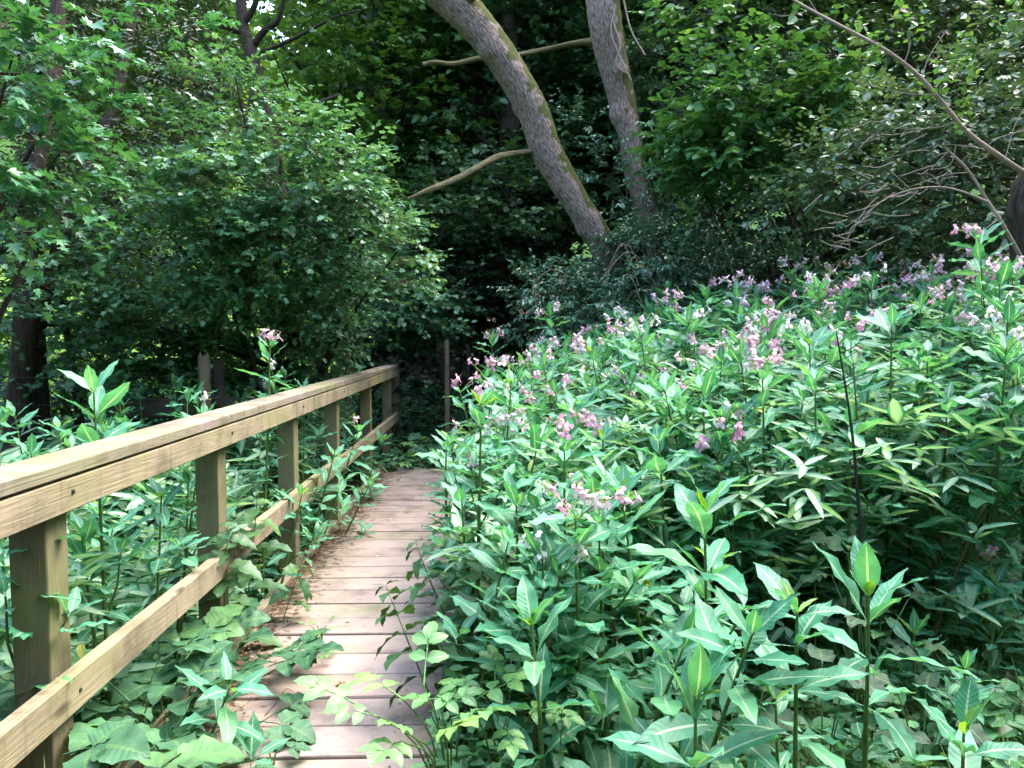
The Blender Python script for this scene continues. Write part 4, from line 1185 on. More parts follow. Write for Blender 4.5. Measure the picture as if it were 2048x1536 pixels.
def balsam(x, y, ztop, label, group, flowers=None, nfl=0, nodes=6, leaf=.15, young=2, tilt=(0, 0), stem=0, big=False, gap=.05, bare=0.22, name='balsam_plant', erect=0.0, shoots=0, root_at=None):
    tx, ty = x, y
    if root_at:
        x, y = root_at
    gz = float(ground_z(x, y)) - 0.03
    h = max(.25, ztop - gz)
    if root_at:
        h = (Vector((tx, ty, ztop)) - Vector((x, y, gz))).length
    root = thing(name, label, 'plant', (x, y, gz), random.uniform(0, 6.28), group)
    root.rotation_euler = (tilt[0], tilt[1], random.uniform(0, 6.28))
    if root_at:
        lean_to(root, tx, ty, ztop)
    fn, ms = random.choice(STEMS)
    so = link('stem', ms[stem], root)
    so.scale = (1.15, 1.15, h)
    if stem == 2:
        so.scale = (.9, .9, h)
    z = h - .02
    yaw = random.uniform(0, 6.28)
    pool = BIG + BL[:4] if big else BL
    for k in range(nodes):
        q = fn(z / h)
        pos = Vector((q.x * 1.15, q.y * 1.15, z))
        f = min(1.0, .66 + .2 * k)
        cnt = 3
        for j in range(cnt):
            a = yaw + j * 2 * pi / cnt + random.uniform(-.25, .25)
            pt = radians(random.gauss(40 - 13 * k if k < 3 else 7, 14)) + erect * (k < 2)
            sc = leaf * f * random.uniform(.82, 1.18)
            if k > nodes - 3:
                sc *= .9
            child('leaf', BYL if (k > 3 and random.random() < .012) else random.choice(pool), root, pos, a, pt, random.uniform(-.35, .35), sc)
        yaw += 1.05
        gap_k = gap * min(2.6, 1 + .40 * k) * random.uniform(.85, 1.2)
        z -= gap_k
        if z < h * bare:
            break
    for j in range(shoots):
        f = random.uniform(.5, .84)
        a = yaw + j * 2.3 + random.uniform(-.5, .5)
        rr = random.uniform(.08, .17)
        q = fn(max(.1, f - .14))
        p0 = Vector((q.x * 1.15, q.y * 1.15, h * max(.1, f - .14)))
        p1_ = p0 + Vector((cos(a) * rr, sin(a) * rr, h * .12 + .05))
        st = child('side_stem', SIDE, root, p0, 0, 0, 0, 1)
        st.rotation_euler = (p1_ - p0).to_track_quat('Z', 'Y').to_euler()
        st.scale = (1, 1, (p1_ - p0).length)
        for k in range(2):
            for m in range(3):
                child('leaf', random.choice(BL), root, p1_ - Vector((0, 0, .035 * k)), a + m * 2.1 + k + random.uniform(-.3, .3), radians(random.gauss(32 - 22 * k, 10)), random.uniform(-.3, .3), leaf * (.62 + .25 * k) * random.uniform(.85, 1.15))
    if young:
        q = fn(1)
        for j in range(young):
            child('young_leaf', random.choice(BY), root, Vector((q.x * 1.15, q.y * 1.15, h - .01)), yaw + j * 2.4 + random.uniform(-.3, .3), radians(random.uniform(12, 58)), random.uniform(-.2, .2), leaf * random.uniform(.30, .50) * (.8 if big else 1))
    for j in range(nfl):
        q = fn(.97)
        st, heads = random.choice(STALK)
        a = yaw + j * 2.2 + random.uniform(-.4, .4)
        sl = random.uniform(.085, .13)
        so2 = child('flower_stalk', st, root, Vector((q.x * 1.15, q.y * 1.15, h * .985)), a, random.uniform(-.3, .3), 0, sl)
        hs = random.sample(heads, min(len(heads), random.choice([1, 2, 2, 3, 4])))
        for e in heads:
            if e in hs:
                o = child('flower', random.choice(FLW[flowers]), so2, e, random.uniform(0, 6.28), random.uniform(-.5, .3), random.uniform(-.4, .4), random.uniform(.023, .031) / sl)
            elif random.random() < .6:
                child('bud', BUD, so2, e, 0, random.uniform(-1, 1), 0, .008 / sl)
    return root


def top_at(px, py, Y):
    p = P(px, py, Y)
    return p.x, p.y, p.z


# --- plants one can point to
HEROES = [
    (192, 775, 2.85, dict(label='flowerless balsam at far left rising above the handrail with two bright upright leaves', leaf=.19, nodes=4, young=0, gap=.09)),
    (512, 690, 4.5, dict(label='balsam with pink flowers standing tallest behind the middle of the handrail', flowers='pink', nfl=3, leaf=.15, nodes=6, gap=.07)),
    (955, 800, 3.25, dict(label='tall lone dark-stemmed balsam in bud closest to the boardwalk edge', leaf=.17, nodes=4, gap=.075, young=3, bare=.5, root_at=(-.06, 3.3))),
    (1180, 1045, 2.45, dict(label='balsam with the large pink flower cluster nearest the boardwalk', flowers='pink', nfl=3, leaf=.19, nodes=6, big=True, gap=.08)),
    (1610, 1225, 1.85, dict(label='large foreground balsam with a bright yellow-green cupped top leaf', leaf=.19, nodes=4, big=True, young=3, gap=.07, bare=.5)),
    (1435, 1010, 2.35, dict(label='foreground balsam with one tall erect leaf pointing straight up', leaf=.20, nodes=5, big=True, erect=.3, gap=.08, bare=.35)),
    (1440, 1385, 1.75, dict(label='low foreground balsam with broad upright pale-ribbed leaf near the picture bottom', leaf=.18, nodes=3, big=True, erect=.4, gap=.06, bare=.5)),
    (1735, 1165, 2.1, dict(label='foreground balsam with bright erect leaf beside the spotted dark leaves', leaf=.19, nodes=4, big=True, erect=.2, gap=.08, bare=.5)),
    (985, 1265, 2.2, dict(label='balsam leaning towards the boardwalk with lime green tip over the soil edge', leaf=.17, nodes=4, big=True, young=3, root_at=(.2, 2.15), gap=.09, bare=.3)),
    (1365, 1120, 2.6, dict(label='balsam with a lone dark green upright young leaf between two tall foreground plants', leaf=.16, nodes=5, young=3)),
    (1950, 1470, 1.75, dict(label='short balsam at the bottom corner above the grass', leaf=.16, nodes=3, young=2, bare=.4)),
    (1005, 760, 4.1, dict(label='bright-topped balsam just behind the tall dark-stemmed one', flowers='pale', nfl=1, leaf=.16, nodes=6, young=3)),
    (1975, 1175, 3.0, dict(label='balsam with a single low bright pink flower at the shady end of the bank', flowers='pink', nfl=1, leaf=.15, nodes=5)),
    (715, 860, 5.3, dict(label='balsam growing up through the rails with one pale flower', flowers='pale', nfl=1, leaf=.17, nodes=6, root_at=(-1.36, 5.35))),
    (735, 945, 5.6, dict(label='low balsam leaning between the last rails onto the boardwalk', leaf=.15, nodes=4, root_at=(-1.34, 5.75))),
    (425, 1365, 2.35, dict(label='young balsam among the brambles by the kerb in front of the lower rail', leaf=.15, nodes=3, young=1, big=True, bare=.3, root_at=(-1.27, 2.5))),
    (275, 985, 3.1, dict(label='broad-leaved balsam directly under the handrail left of the second post', leaf=.16, nodes=6)),
    (340, 960, 3.6, dict(label='balsam with small pink flowers tucked under the handrail', flowers='pink', nfl=1, leaf=.15, nodes=5)),
    (215, 1050, 2.9, dict(label='balsam with white flowers behind the nearest rails', flowers='white', nfl=1, leaf=.15, nodes=5)),
    (905, 890, 4.2, dict(label='balsam with one drooping pink flower at the boardwalk edge below the stake', flowers='pink', nfl=1, leaf=.14, nodes=6)),
    (1160, 900, 3.0, dict(label='balsam with one very broad hanging pale leaf behind the flower cluster', flowers='pink', nfl=1, leaf=.19, nodes=4, big=True)),
    (430, 830, 4.6, dict(label='balsam with white flower buds leaning against the back of the handrail', flowers='white', nfl=1, leaf=.17, nodes=4)),
    (845, 1110, 3.6, dict(label='slender balsam hanging over the boardwalk boards halfway along', leaf=.13, nodes=6, root_at=(-.1, 3.55))),
    (650, 900, 5.0, dict(label='balsam with lush leaves spilling over the lower rail past the third post', leaf=.16, nodes=7, young=2, root_at=(-1.36, 5.0))),
    (590, 985, 4.3, dict(label='balsam pushing its leaves between the second and third posts over the lower rail', leaf=.15, nodes=7, young=1, root_at=(-1.36, 4.2))),
    (770, 880, 6.9, dict(label='balsam rising in front of the fifth post with leaves over the far lower rail', leaf=.16, nodes=7, young=2, root_at=(-1.33, 6.8))),
    (560, 760, 5.4, dict(label='balsam with small white flowers topping the handrail past its middle', flowers='white', nfl=1, leaf=.16, nodes=7)),
    (1700, 1350, 2.5, dict(label='young flowerless balsam in the grassy hollow left of the dark stalks', leaf=.12, nodes=4, bare=.2)),
    (1830, 1260, 2.9, dict(label='young balsam on the dark side of the hollow below the pink flower', leaf=.13, nodes=5, bare=.2)),
    (1560, 1400, 2.3, dict(label='small balsam seedling between the two large foreground balsams', leaf=.11, nodes=4, bare=.2)),
    (1930, 1330, 2.6, dict(label='knee-high balsam at the shaded end of the grassy hollow', leaf=.13, nodes=4, bare=.2)),
]
hero_xy = []
for px, py, Y, kw in HEROES:
    x, y, z = top_at(px, py, Y)
    kw.setdefault('group', 'named balsam plants')
    kw['group'] = 'balsam plants along the boardwalk'
    kw['leaf'] = kw.get('leaf', .15) * (1.42 if Y < 2.5 else 1.3 if Y < 3 else 1.15)
    kw.setdefault('shoots', 0 if Y < 2.3 else 2)
    balsam(x, y, z, **kw)
    hero_xy.append((x, y))

# --- the flowery bank: plants in loose rows, taller towards the back and the right
pts = []


def try_pt(x, y, dmin):
    for (a, b_) in pts + hero_xy:
        if (a - x) ** 2 + (b_ - y) ** 2 < dmin * dmin:
            return False
    return True


def bank_top(x, y):
    z = .60 + .12 * (y - 2.0) + (.31 * min(x, 1.2) + .24 * max(0, x - 1.2)) * min(1, y / 4.0)
    return min(z, 1.86)


ZN = {'front': 'at the front of the bank above the herbs', 'left': 'on the sunlit bank near the boardwalk', 'edge': 'beside the boardwalk boards', 'mid': 'in the middle of the sunlit bank', 'back': 'at the back of the bank before the dark holly', 'side': 'on the bank under the bare pale branch'}
tries = 0
while len(pts) < 226 and tries < 30000:
    tries += 1
    y = 2.2 + 5.3 * R.uniform() ** .85
    x = R.uniform(-.12, .74 * y)
    if x < 0.05 and y < 2.6:
        continue
    # open hollow with grass at lower right
    if y < 3.1 and x > .75:
        continue
    if y < 2.6 and x > .35 and R.uniform() < .6:
        continue
    if y > 5.2 and x < .05 * (y - 5.2) - .05:
        continue
    if not try_pt(x, y, .21 if y < 5 else .25):
        continue
    pts.append((x, y))
for (x, y) in sorted(pts, key=lambda p: p[1]):
    zt = bank_top(x, y) + random.gauss(0, .10)
    px_ = 980 + x * FPX / y
    zone = 'edge' if x < .35 else 'side' if (px_ > 1750 and y < 6) else 'back' if y > 5.6 else 'front' if y < 3.4 else 'left' if x < 1.1 else 'mid'
    fl = None
    r_ = random.random()
    pf = (.52 + .3 * min(1, max(0, x) / 2.4)) if y > 3.8 else .3 if y > 3.1 else .08
    if r_ < pf:
        fl = random.choice(['pink', 'pink', 'pale', 'pale', 'white'] if x > 1.5 else ['pale', 'white', 'pale', 'pink'])
        zt += .03
    desc = {'pink': 'pink-flowered balsam', 'pale': 'pale pink-flowered balsam', 'white': 'white-flowered balsam', None: 'leafy balsam without flowers'}[fl]
    deep = y > 4.5
    red = random.random() < .35
    desc = ('tall ' if zt > bank_top(x, y) + .06 else 'short ' if zt < bank_top(x, y) - .06 else '') + ('red-stemmed ' if red else '') + desc
    balsam(x, y, zt, desc + ' ' + ZN[zone], 'balsam plants ' + ZN[zone], flowers=fl, nfl=(random.choice([2, 2, 3, 3, 4]) if fl else 0), nodes=8 if deep else (12 if x > 1.6 else 10), leaf=random.uniform(.18, .255), bare=.12, young=random.choice([0, 0, 1, 2]), stem=1 if red else 0, tilt=(random.gauss(0, .10), random.gauss(0, .10) - (.16 if zone == 'edge' and y < 5 else 0)), gap=random.uniform(.035, .065), shoots=random.choice([1, 2, 3, 3]))
# the plants beyond the ones built singly: one mass of leaves
T_LANCE = templ([(.09, .12), (.165, .40), (.10, .74)], fold=.12, droop=.22)


def leaf_mass(name, x, y, zlo, zhi, size, label):
    q = len(x) // 6          # whorls of six leaves, each on its own leaning shoot
    x, y, zlo, zhi = x[:q], y[:q], zlo[:q], (zhi[:q] if hasattr(zhi, '__len__') else zhi)
    z = zlo + (zhi - zlo) * R.uniform(0, 1, q) ** .7
    a0 = R.uniform(0, 6.28, q)
    lean = R.normal(size=(q, 2)) * .22
    up_ = R.normal(.32, .25, q)
    ws = R.uniform(.75, 1.2, q)
    x, y, z, up_, ws = (np.repeat(v, 6) for v in (x, y, z, up_, ws))
    lean = np.repeat(lean, 6, 0)
    n = len(x)
    a = np.repeat(a0, 6) + np.tile(np.arange(6) * 1.047, q) + R.normal(size=n) * .22
    z = z - np.tile((np.arange(6) % 2) * .035, q)
    d = np.stack([np.cos(a), np.sin(a), up_ + R.normal(size=n) * .2 - (np.cos(a) * lean[:, 0] + np.sin(a) * lean[:, 1])], -1)
    nr = norm(np.stack([lean[:, 0] - np.cos(a) * up_ * .9, lean[:, 1] - np.sin(a) * up_ * .9, np.ones(n)], -1) + R.normal(size=(n, 3)) * .2)
    size = size * ws
    mb = MB()
    put_leaves(mb, T_LANCE, np.stack([x, y, z], -1), d, nr, size * R.uniform(.65, 1.25, n), np.clip(R.normal(.38, .18, n), 0, .66))
    return tag(mb.build(name, M['balsam_mass'], None, smooth=True), label, None, None, 'stuff')


n = 15000
yy = 3.0 + 5.0 * R.uniform(size=n) ** .8
xx = R.uniform(-.08, .76, n) * yy
k_ = (xx > -.16) & ~((yy > 5.2) & (xx < .12 * (yy - 5.2)))
xx, yy = xx[k_], yy[k_]
bt_ = .60 + .12 * (yy - 2.0) + (.31 * np.minimum(xx, 1.2) + .24 * np.maximum(0, xx - 1.2)) * np.minimum(1, yy / 4.0)
g_ = ground_z(xx, yy)
leaf_mass('balsam_foliage', xx, yy, g_ + .3 * (bt_ - g_), np.minimum(bt_, 1.86) - .08, .15, 'crowded balsam leaves filling the bank between the single plants')
n = 5200
yy = R.uniform(2.0, 8.4, n)
xx = -1.34 - R.uniform(0, 1, n) * (.35 * yy + .2)
g_ = ground_z(xx, yy)
leaf_mass('shaded_balsam_foliage', xx, yy, g_ + .15, .58 + .04 * yy, .16, 'crowded balsam leaves filling the shade behind the railing')
# --- behind the railing
pts = []
tries = 0
while len(pts) < 58 and tries < 9000:
    tries += 1
    y = R.uniform(2.0, 8.2)
    x = -1.38 - R.uniform(0, min(2.4, .25 * y + .2))
    if try_pt(x, y, .24):
        pts.append((x, y))
for (x, y) in pts:
    zt = .66 + .04 * y + .12 * random.random() + random.gauss(0, .1) + max(0, -1.5 - x) * .05
    fl = random.choice(['pink', 'pale', 'white']) if random.random() < .08 else None
    desc = {'pink': 'pink-flowered balsam', 'pale': 'pale pink-flowered balsam', 'white': 'white-flowered balsam', None: 'leafy balsam without flowers'}[fl]
    bay = 'before the first railing post' if y < 2.06 else 'between the first and second railing posts' if y < 3.4 else 'between the second and third railing posts' if y < 4.7 else 'between the third and fourth railing posts' if y < 6 else 'behind the last railing posts'
    desc = ('tall ' if zt > .68 + .04 * y + .1 else 'short ' if zt < .68 + .04 * y else '') + desc
    balsam(x, y, zt, desc + ' in the shade ' + bay, 'balsam plants behind the railing', flowers=fl, nfl=1 if fl else 0, nodes=8, leaf=random.uniform(.15, .20), young=random.choice([0, 1, 2]), tilt=(random.gauss(0, .06), random.gauss(0, .06)), gap=random.uniform(.05, .075), shoots=random.choice([1, 2, 3]))

# --- nettles, brambles, elder, dock


def nettle(px, py, Y, label, nodes=7, leaf=.085, root_at=None):
    x, y, z = top_at(px, py, Y)
    tx, ty = x, y
    if root_at:
        x, y = root_at
    gz = float(ground_z(x, y)) - .03
    h = max(.2, (Vector((tx, ty, z)) - Vector((x, y, gz))).length)
    root = thing('nettle', label, 'plant', (x, y, gz), 0, 'nettles by the boardwalk')
    lean_to(root, tx, ty, z)
    fn, ms = random.choice(STEMS)
    so = link('stem', ms[0], root)
    so.scale = (.5, .5, h)
    yaw = random.uniform(0, 3)
    zz = h
    for k in range(nodes):
        q = fn(zz / h)
        for j in range(2):
            child('leaf', random.choice(BN), root, Vector((q.x * .5, q.y * .5, zz)), yaw + j * pi + random.uniform(-.2, .2), radians(random.uniform(-10, 30)), random.uniform(-.2, .2), leaf * min(1, .35 + .2 * k) * random.uniform(.85, 1.15))
        yaw += pi / 2
        zz -= .03 + .012 * k
        if zz < .1:
            break
    return root


nettle(505, 985, 3.5, 'nettle with drooping toothed leaves beside the second railing post', 11, .17, (-1.26, 3.6))
nettle(465, 1040, 3.3, 'shorter nettle leaning against the second railing post', 8, .15, (-1.30, 3.55))
nettle(600, 1100, 3.9, 'small nettle reaching over the kerb onto the boards', 6, .14, (-1.27, 3.9))
nettle(768, 1175, 3.0, 'nettle stem leaning out over the planks with spaced leaves', 7, .16, (-.12, 2.75))
nettle(840, 1080, 3.4, 'nettle hanging over the plank edge halfway along', 8, .16, (-.10, 3.4))
nettle(875, 1040, 3.9, 'nettle at the plank edge behind the one hanging over', 8, .15, (-.12, 3.95))
nettle(900, 1150, 3.1, 'dense dark nettle on the soil edge of the boards', 8, .15, (-.08, 3.1))
nettle(885, 1230, 2.9, 'low nettle at the plank ends beside the leaning balsam', 6, .14, (-.08, 2.9))
nettle(1120, 1420, 2.1, 'pale young nettle low in the foreground', 5, .07)
nettle(1760, 1200, 2.9, 'nettle in the hollow among the spotted dark leaves', 7, .1)
nettle(1640, 1050, 3.1, 'tall nettle behind the foreground balsams', 8, .1)
nettle(150, 1300, 2.5, 'nettle in the shade below the lower rail', 6, .1)
nettle(330, 1200, 2.9, 'nettle in the dark gap between the first two posts', 6, .1)


def rosette(name, label, group, cat, px, py, Y, meshes, n, size, spread, part='leaf', stems=True, root_xy=None, pitch_r=(-10, 35)):
    x, y, z = top_at(px, py, Y)
    off = Vector((0, 0, 0))
    if root_xy:
        off = Vector((x - root_xy[0], y - root_xy[1], 0))
        x, y = root_xy
    gz = float(ground_z(x, y))
    if -1.2 < x < -.2 and y < 8.4:
        gz = 0.002
    root = thing(name, label, cat, (x, y, gz), 0, group)
    H = max(.05, z - gz)
    for k in range(n):
        a = k * 2.4 + random.uniform(-.4, .4)
        rr = spread * math.sqrt((k + .5) / n)
        e = off + Vector((cos(a) * rr, sin(a) * rr, H - random.uniform(0, .5) * (spread if root_xy else H * .9)))
        if stems:
            p_, r_ = smooth_path([Vector((0, 0, -.03)), Vector((e.x * .4, e.y * .4, e.z * .7)), e], [.004, .003, .002], 3)
            tube(MB(), p_, r_, 5).build('stalk', M['stem'], root)
        child(part, random.choice(meshes), root, e, a - pi / 2, radians(random.uniform(*pitch_r)), random.uniform(-.3, .3), size * random.uniform(.8, 1.2))
    return root


BR = 'bramble shoots at the foot of the railing'
rosette('bramble', 'bramble with broad three-part leaves nearest the picture bottom', BR, 'plant', 300, 1410, 2.45, TRI, 8, .25, .19, root_xy=(-1.34, 2.4))
rosette('bramble', 'bramble sprawling over the kerb below the second post', BR, 'plant', 430, 1310, 3.0, TRI, 8, .22, .20, root_xy=(-1.3, 3.15))
rosette('bramble', 'bramble reaching furthest onto the planks', BR, 'plant', 520, 1315, 3.1, TRI, 6, .20, .15, root_xy=(-1.27, 3.3))
rosette('bramble', 'bramble leaf cluster behind the nearest lower rail', BR, 'plant', 235, 1240, 2.6, TRI, 6, .25, .16)
rosette('bramble', 'small bramble on the kerb at the bottom edge of the picture', BR, 'plant', 500, 1430, 2.75, TRI, 4, .17, .12, root_xy=(-1.27, 2.6))
rosette('bramble', 'bramble in the dark below the first post', BR, 'plant', 90, 1470, 1.9, TRI, 7, .27, .2)
rosette('bramble', 'bramble between the first post and the second in the shade', BR, 'plant', 300, 1330, 2.8, TRI, 8, .24, .25)
rosette('elder_seedling', 'pale green elder seedling with rounded leaflets at the soil edge of the boards', 'elder seedlings', 'plant', 835, 1400, 2.2, PIN, 11, .21, .17, root_xy=(-.12, 2.25))
rosette('elder_seedling', 'second elder seedling beside the foreground balsam stem', 'elder seedlings', 'plant', 1000, 1390, 2.25, PIN, 7, .19, .12, root_xy=(.03, 2.3))
rosette('plank_weed', 'small weed sprouting from the planks near the left kerb', 'weeds on the planks', 'plant', 620, 1318, 3.35, PIN, 7, .11, .07)
rosette('plank_weed', 'wispy seedling standing up from the planks by the kerb', 'weeds on the planks', 'plant', 640, 1245, 3.5, PIN, 5, .09, .04)
rosette('plank_weed', 'low serrated leaves on the nearest planks at the bottom edge', 'weeds on the planks', 'plant', 545, 1505, 2.55, TRI, 3, .10, .05)
rosette('dock_plant', 'dark spotted dock with drooping leaves in the hollow behind the foreground balsams', 'dock plants in the hollow', 'plant', 1740, 1080, 2.9, BD, 9, .17, .20)
rosette('dock_plant', 'lower dark dock with insect holes beside the grass', 'dock plants in the hollow', 'plant', 1650, 1300, 2.5, BD, 6, .19, .16)
rosette('dock_plant', 'dark dock leaves catching light left of the grass', 'dock plants in the hollow', 'plant', 1500, 1250, 2.6, BD, 5, .14, .14)
rosette('dock_plant', 'broad dock leaves under the balsams at the edge of the hollow', 'dock plants in the hollow', 'plant', 1850, 1330, 2.5, BD, 4, .16, .14)
for k, (px, py, Y, lab) in enumerate([(840, 905, 8.5, 'low leafy seedling straight ahead at the end of the boards'), (780, 920, 8.6, 'spreading seedling at the left corner of the last board'), (865, 880, 8.9, 'seedling with spoon leaves below the grey stake')]):
    rosette('woodland_seedling', lab, 'seedlings at the end of the boards', 'plant', px, py, Y, PIN + TRI, 9, .26, .24)

# dead flower stalk, dark and wiry
dk = thing('dead_flower_stalk', 'tall dark wiry dead flower stalk standing in the bank', 'dead stalk', (0, 0, 0))
pl = [P(1722, 1110, 3.1), P(1716, 1000, 3.1), P(1706, 880, 3.1), P(1692, 780, 3.1), P(1677, 690, 3.1), P(1672, 660, 3.1)]
pl.insert(0, Vector((pl[0].x, pl[0].y, -.2)))
limb(dk, 'stem', pl, [.009, .008, .0075, .0065, .005, .0035, .002], 'dark_stem', sides=6)
for k in range(16):
    t_ = R.uniform(.0, 1)
    y0 = 700 + 280 * t_
    x0 = 1677 + (y0 - 690) * .095
    sgn = -1 if k % 2 else 1
    ln = R.uniform(25, 60)
    limb(dk, 'side_stem', [P(x0, y0, 3.1), P(x0 + sgn * ln * .5, y0 - ln * .25, 3.08), P(x0 + sgn * ln, y0 - ln * R.uniform(.3, .7), 3.05)], [.0025, .002, .0012], 'dark_stem', sides=4)

# ------------------------------------------------------------------ ground cover, grass, litter
def region(n, fx):
    out = []
    while len(out) < n:
        q = fx(n)
        out.extend(q.tolist())
    return np.array(out[:n])


def herbs(name, xy, T, mat, leaf, hmax, per=7, label=None, zfix=None):
    n = len(xy)
    z = ground_z(xy[:, 0], xy[:, 1]) if zfix is None else np.full(n, zfix)
    mb = MB()
    H = R.uniform(.03, hmax, n)
    lean = R.normal(size=(n, 2)) * .25
    for k in range(per):
        a = R.uniform(0, 6.28, n)
        t = R.uniform(.3, 1, n)
        pos = np.stack([xy[:, 0] + lean[:, 0] * H * t, xy[:, 1] + lean[:, 1] * H * t, z + H * t], -1)
        d = np.stack([np.cos(a), np.sin(a), R.uniform(-.3, .5, n)], -1)
        nr = norm(np.array([0, 0, 1.]) + R.normal(size=(n, 3)) * .3)
        put_leaves(mb, T, pos, d, nr, leaf * R.uniform(.6, 1.3, n), np.clip(R.normal(.5, .2, n), 0, 1), 0)
    # little stems
    s = .0018
    b0 = np.stack([xy[:, 0], xy[:, 1], z], -1)
    tp = b0 + np.stack([lean[:, 0] * H, lean[:, 1] * H, H], -1)
    V = np.stack([b0 + [s, 0, 0], b0 + [-s, s, 0], b0 + [-s, -s, 0], tp], 1)
    F = (np.array([[0, 1, 3], [1, 2, 3], [2, 0, 3]])[None] + (np.arange(n) * 4)[:, None, None]).reshape(-1, 3)
    mb.add(V.reshape(-1, 3), F, mat=0)
    o = mb.build(name, M[mat], None, smooth=False)
    tag(o, label, None, None, 'stuff')
    return o


def f_right(n):
    y = R.uniform(1.7, 7.8, n)
    return np.stack([R.uniform(-.17, 1, n) * .78 * y, y], -1)


def f_left(n):
    y = R.uniform(1.2, 8.6, n)
    return np.stack([-1.3 - R.uniform(0, 1, n) * (.6 * y + .4), y], -1)


xy = region(8200, f_right)
xy = xy[xy[:, 0] > -.15]
herbs('ground_cover', xy, T_OVAL, 'herb', .06, .38, 8, 'low herbs covering the soil under the balsam bank')
hx = np.stack([R.uniform(.4, 2.7, 2300), R.uniform(1.8, 3.5, 2300)], -1)
herbs('hollow_herbs', hx, T_ROUND, 'herb', .062, .46, 8, 'pale low herbs crowding the grassy hollow')
xy = region(5200, f_left)
herbs('shade_ground_cover', xy, T_OVAL, 'hawthorn', .06, .35, 7, 'low shade plants covering the soil behind the railing')
xy = region(4200, lambda n: np.stack([R.uniform(-3.5, 2.0, n), 8.45 + R.uniform(0, 1, n) ** 1.3 * 4.5], -1))
herbs('woodland_ground_cover', xy, T_OVAL, 'hawthorn', .07, .16, 6, 'low leaves covering the ground where the boards end')
xy = region(4200, lambda n: np.stack([R.uniform(-13, -2.6, n), R.uniform(8.6, 20, n)], -1))
herbs('meadow_grass', xy, T_NARROW, 'sunny', .22, .25, 6, 'sunlit meadow growth beyond the hedge')


def blades(name, xy, hmin, hmax, label, z=None):
    n = len(xy)
    mb = MB()
    zz = ground_z(xy[:, 0], xy[:, 1]) if z is None else np.full(n, z)
    H = R.uniform(hmin, hmax, n)
    a = R.uniform(0, 6.28, n)
    bend = R.uniform(.2, 1.1, n)
    wd = .0012 + .005 * R.uniform(size=n) ** 2.5
    dx, dy = np.cos(a), np.sin(a)
    rows = []
    for k, t in enumerate((0, .35, .7, 1.0)):
        c = np.stack([xy[:, 0] + dx * bend * H * t * t, xy[:, 1] + dy * bend * H * t * t, zz + H * t * (1 - .35 * bend * t)], -1)
        w_ = wd * (1 - t * .9)
        rows.append(c + np.stack([-dy * w_, dx * w_, 0 * w_], -1))
        rows.append(c - np.stack([-dy * w_, dx * w_, 0 * w_], -1))
    V = np.stack(rows, 1)
    F = (np.array([[0, 1, 3, 2], [2, 3, 5, 4], [4, 5, 7, 6]])[None] + (np.arange(n) * 8)[:, None, None]).reshape(-1, 4)
    mb.add(V.reshape(-1, 3), F, rnd=np.repeat(np.clip(R.normal(.5, .25, n), 0, 1), 3))
    return tag(mb.build(name, M['grass'], None, smooth=False), label, None, None, 'stuff')


blades('grass', np.stack([R.uniform(.5, 2.6, 9000), R.uniform(1.9, 3.6, 9000)], -1), .15, .62, 'fine grass in the hollow in front of the bank')
blades('edge_grass', np.stack([R.uniform(-.2, .5, 2500), R.uniform(1.9, 6, 2500)], -1), .05, .28, 'thin grass along the soil edge of the boards')

# litter along the kerb
mb = MB()
n = 2600
ky = R.uniform(1.9, 8.4, n)
kx = -1.18 + np.abs(R.normal(size=n)) * .065 * (1 + .35 * np.sin(ky * 2.3))
put_leaves(mb, T_OVAL, np.stack([kx, ky, R.uniform(.003, .022, n)], -1), np.stack([R.normal(size=n), R.normal(size=n), R.normal(size=n) * .2], -1), norm(np.array([0, 0, 1.]) + R.normal(size=(n, 3)) * .3), R.uniform(.006, .022, n), R.uniform(0, .7, n))
tag(mb.build('leaf_litter', M['dead_leaf'], None, smooth=False), 'brown crumbled leaf litter drifted along the kerb', None, None, 'stuff')
mb = MB()
for k in range(150):
    y0 = R.uniform(2.0, 8.0)
    x0 = -1.17 + abs(R.normal()) * .1
    a = R.uniform(0, 6.28)
    l_ = R.uniform(.02, .09)
    tube(mb, [(x0, y0, .006), (x0 + cos(a) * l_, y0 + sin(a) * l_, .012)], [.0013, .0008], 4)
tag(mb.build('twig_litter', M['twig'], None), 'fine broken twigs scattered in the kerb litter', None, None, 'stuff')
# moss tufts on the open edge and left edge
mb = MB()
n = 5200
sel = R.uniform(size=n) < .5
my = R.uniform(1.9, 8.2, n)
mx = np.where(sel, -.20 + R.normal(size=n) * .035 - .05 * (np.sin(my * 3.1) > .4), -1.12 + np.abs(R.normal(size=n)) * .06)
keep = (np.sin(my * 4.3 + 1) + np.sin(my * 9.1) * .5 > .1)
mx, my = mx[keep], my[keep]
n = len(mx)
put_leaves(mb, T_NEEDLE, np.stack([mx, my, np.full(n, .001)], -1), np.stack([R.normal(size=n) * .6, R.normal(size=n) * .6, np.ones(n)], -1), norm(R.normal(size=(n, 3))), R.uniform(.006, .014, n), R.uniform(.3, 1, n))
tag(mb.build('moss', M['grass'], None, smooth=False), 'bright moss growing along both edges of the planks', None, None, 'stuff')

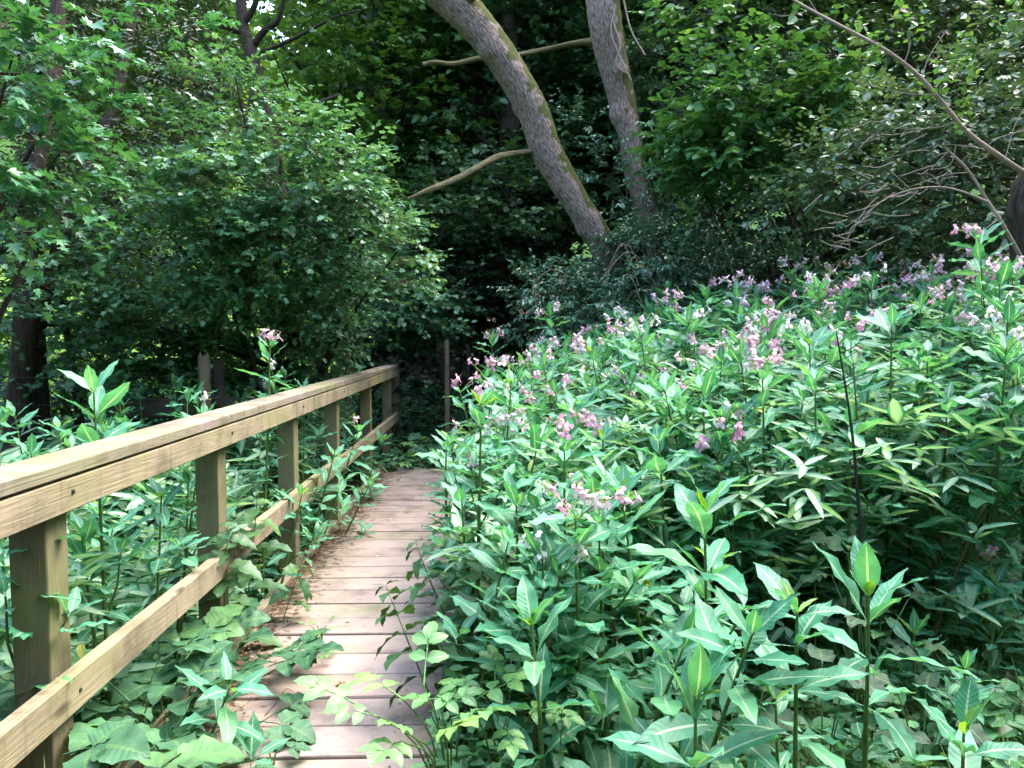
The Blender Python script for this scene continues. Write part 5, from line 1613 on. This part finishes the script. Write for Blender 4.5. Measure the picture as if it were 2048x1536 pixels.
# single fallen leaves and twigs on the planks
FL = [('curled tan dead leaf lying on the nearest planks', 668, 1372, .05), ('yellow fallen leaf beside the bramble on the boards', 527, 1366, .035), ('brown fallen leaf under the bramble at the kerb', 462, 1448, .035), ('pale fallen leaf halfway along the boards', 822, 1024, .06), ('small dry leaf near the middle plank', 756, 1112, .025),
      ('brown leaf at the far end of the boards', 850, 952, .05), ('reddish leaf on the far boards by the kerb', 792, 962, .05), ('tiny tan leaf on the near boards by a plank gap', 760, 1226, .025), ('small brown leaf on the boards beyond the nettles', 782, 1040, .03), ('faded petal-pale leaf on the lit plank', 700, 1243, .03), ('white flake of dead leaf by the kerb litter', 560, 1243, .03)]
dl = leafmesh('dead_leaf', .28, 'dead_leaf', arch=.3, droop=.1, fold=.6, wave=.08, pet=.1)
dl.materials[0] = leafmat('fallen_leaf', (0.30, 0.17, 0.07), (0.5, 0.36, 0.2), trans=.1, rough=.6, per_object=True)
for lab, px, py, s in FL:
    d = P(px, py, 1) - Vector((0, 0, CAM_Z))
    q = Vector((0, 0, CAM_Z)) + d * (-(CAM_Z - .004) / d.z)
    o = link('fallen_leaf', dl, None, q)
    o.scale = (s, s, s)
    o.rotation_euler = (R.uniform(-.1, .1), R.uniform(-.2, .2), R.uniform(0, 6.28))
    tag(o, lab, 'fallen leaf', 'fallen leaves on the boards')
tw_ = [('thin dark twig lying slantwise on the near planks', [(530, 1430), (552, 1405), (572, 1378), (590, 1385)]), ('short forked twig on the planks beside the elder seedling', [(695, 1444), (715, 1425), (720, 1418)])]
for lab, q in tw_:
    pp = []
    for (px, py) in q:
        d = P(px, py, 1) - Vector((0, 0, CAM_Z))
        pp.append(Vector((0, 0, CAM_Z)) + d * (-(CAM_Z - .008) / d.z))
    o = limb(None, 'fallen_twig', pp, [.0018, .0015, .0012, .001][:len(pp)], 'twig', sides=5)
    tag(o, lab, 'twig')
# yellowing leaves low on stems behind the rail
for px, py, Y, lab in [(160, 1285, 2.6, 'yellowing leaf hanging behind the nearest lower rail'), (530, 1115, 3.5, 'small yellow leaf between nettle and third post'), (1395, 1385, 2.3, 'yellow leaf low in the foreground herbs'), (1290, 1160, 2.7, 'pale yellow leaf under the pink flower cluster')]:
    o = link('yellow_leaf', BYL, None, P(px, py, Y))
    o.scale = (.07,) * 3
    o.rotation_euler = (R.uniform(-.6, .2), R.uniform(-.3, .3), R.uniform(0, 6.28))
    tag(o, lab, 'leaf')

print('TRIS', sum(sum(len(p.vertices) - 2 for p in ()) or len(m.loops) - 2 * len(m.polygons) for m in bpy.data.meshes), 'OBJ', len(bpy.data.objects))
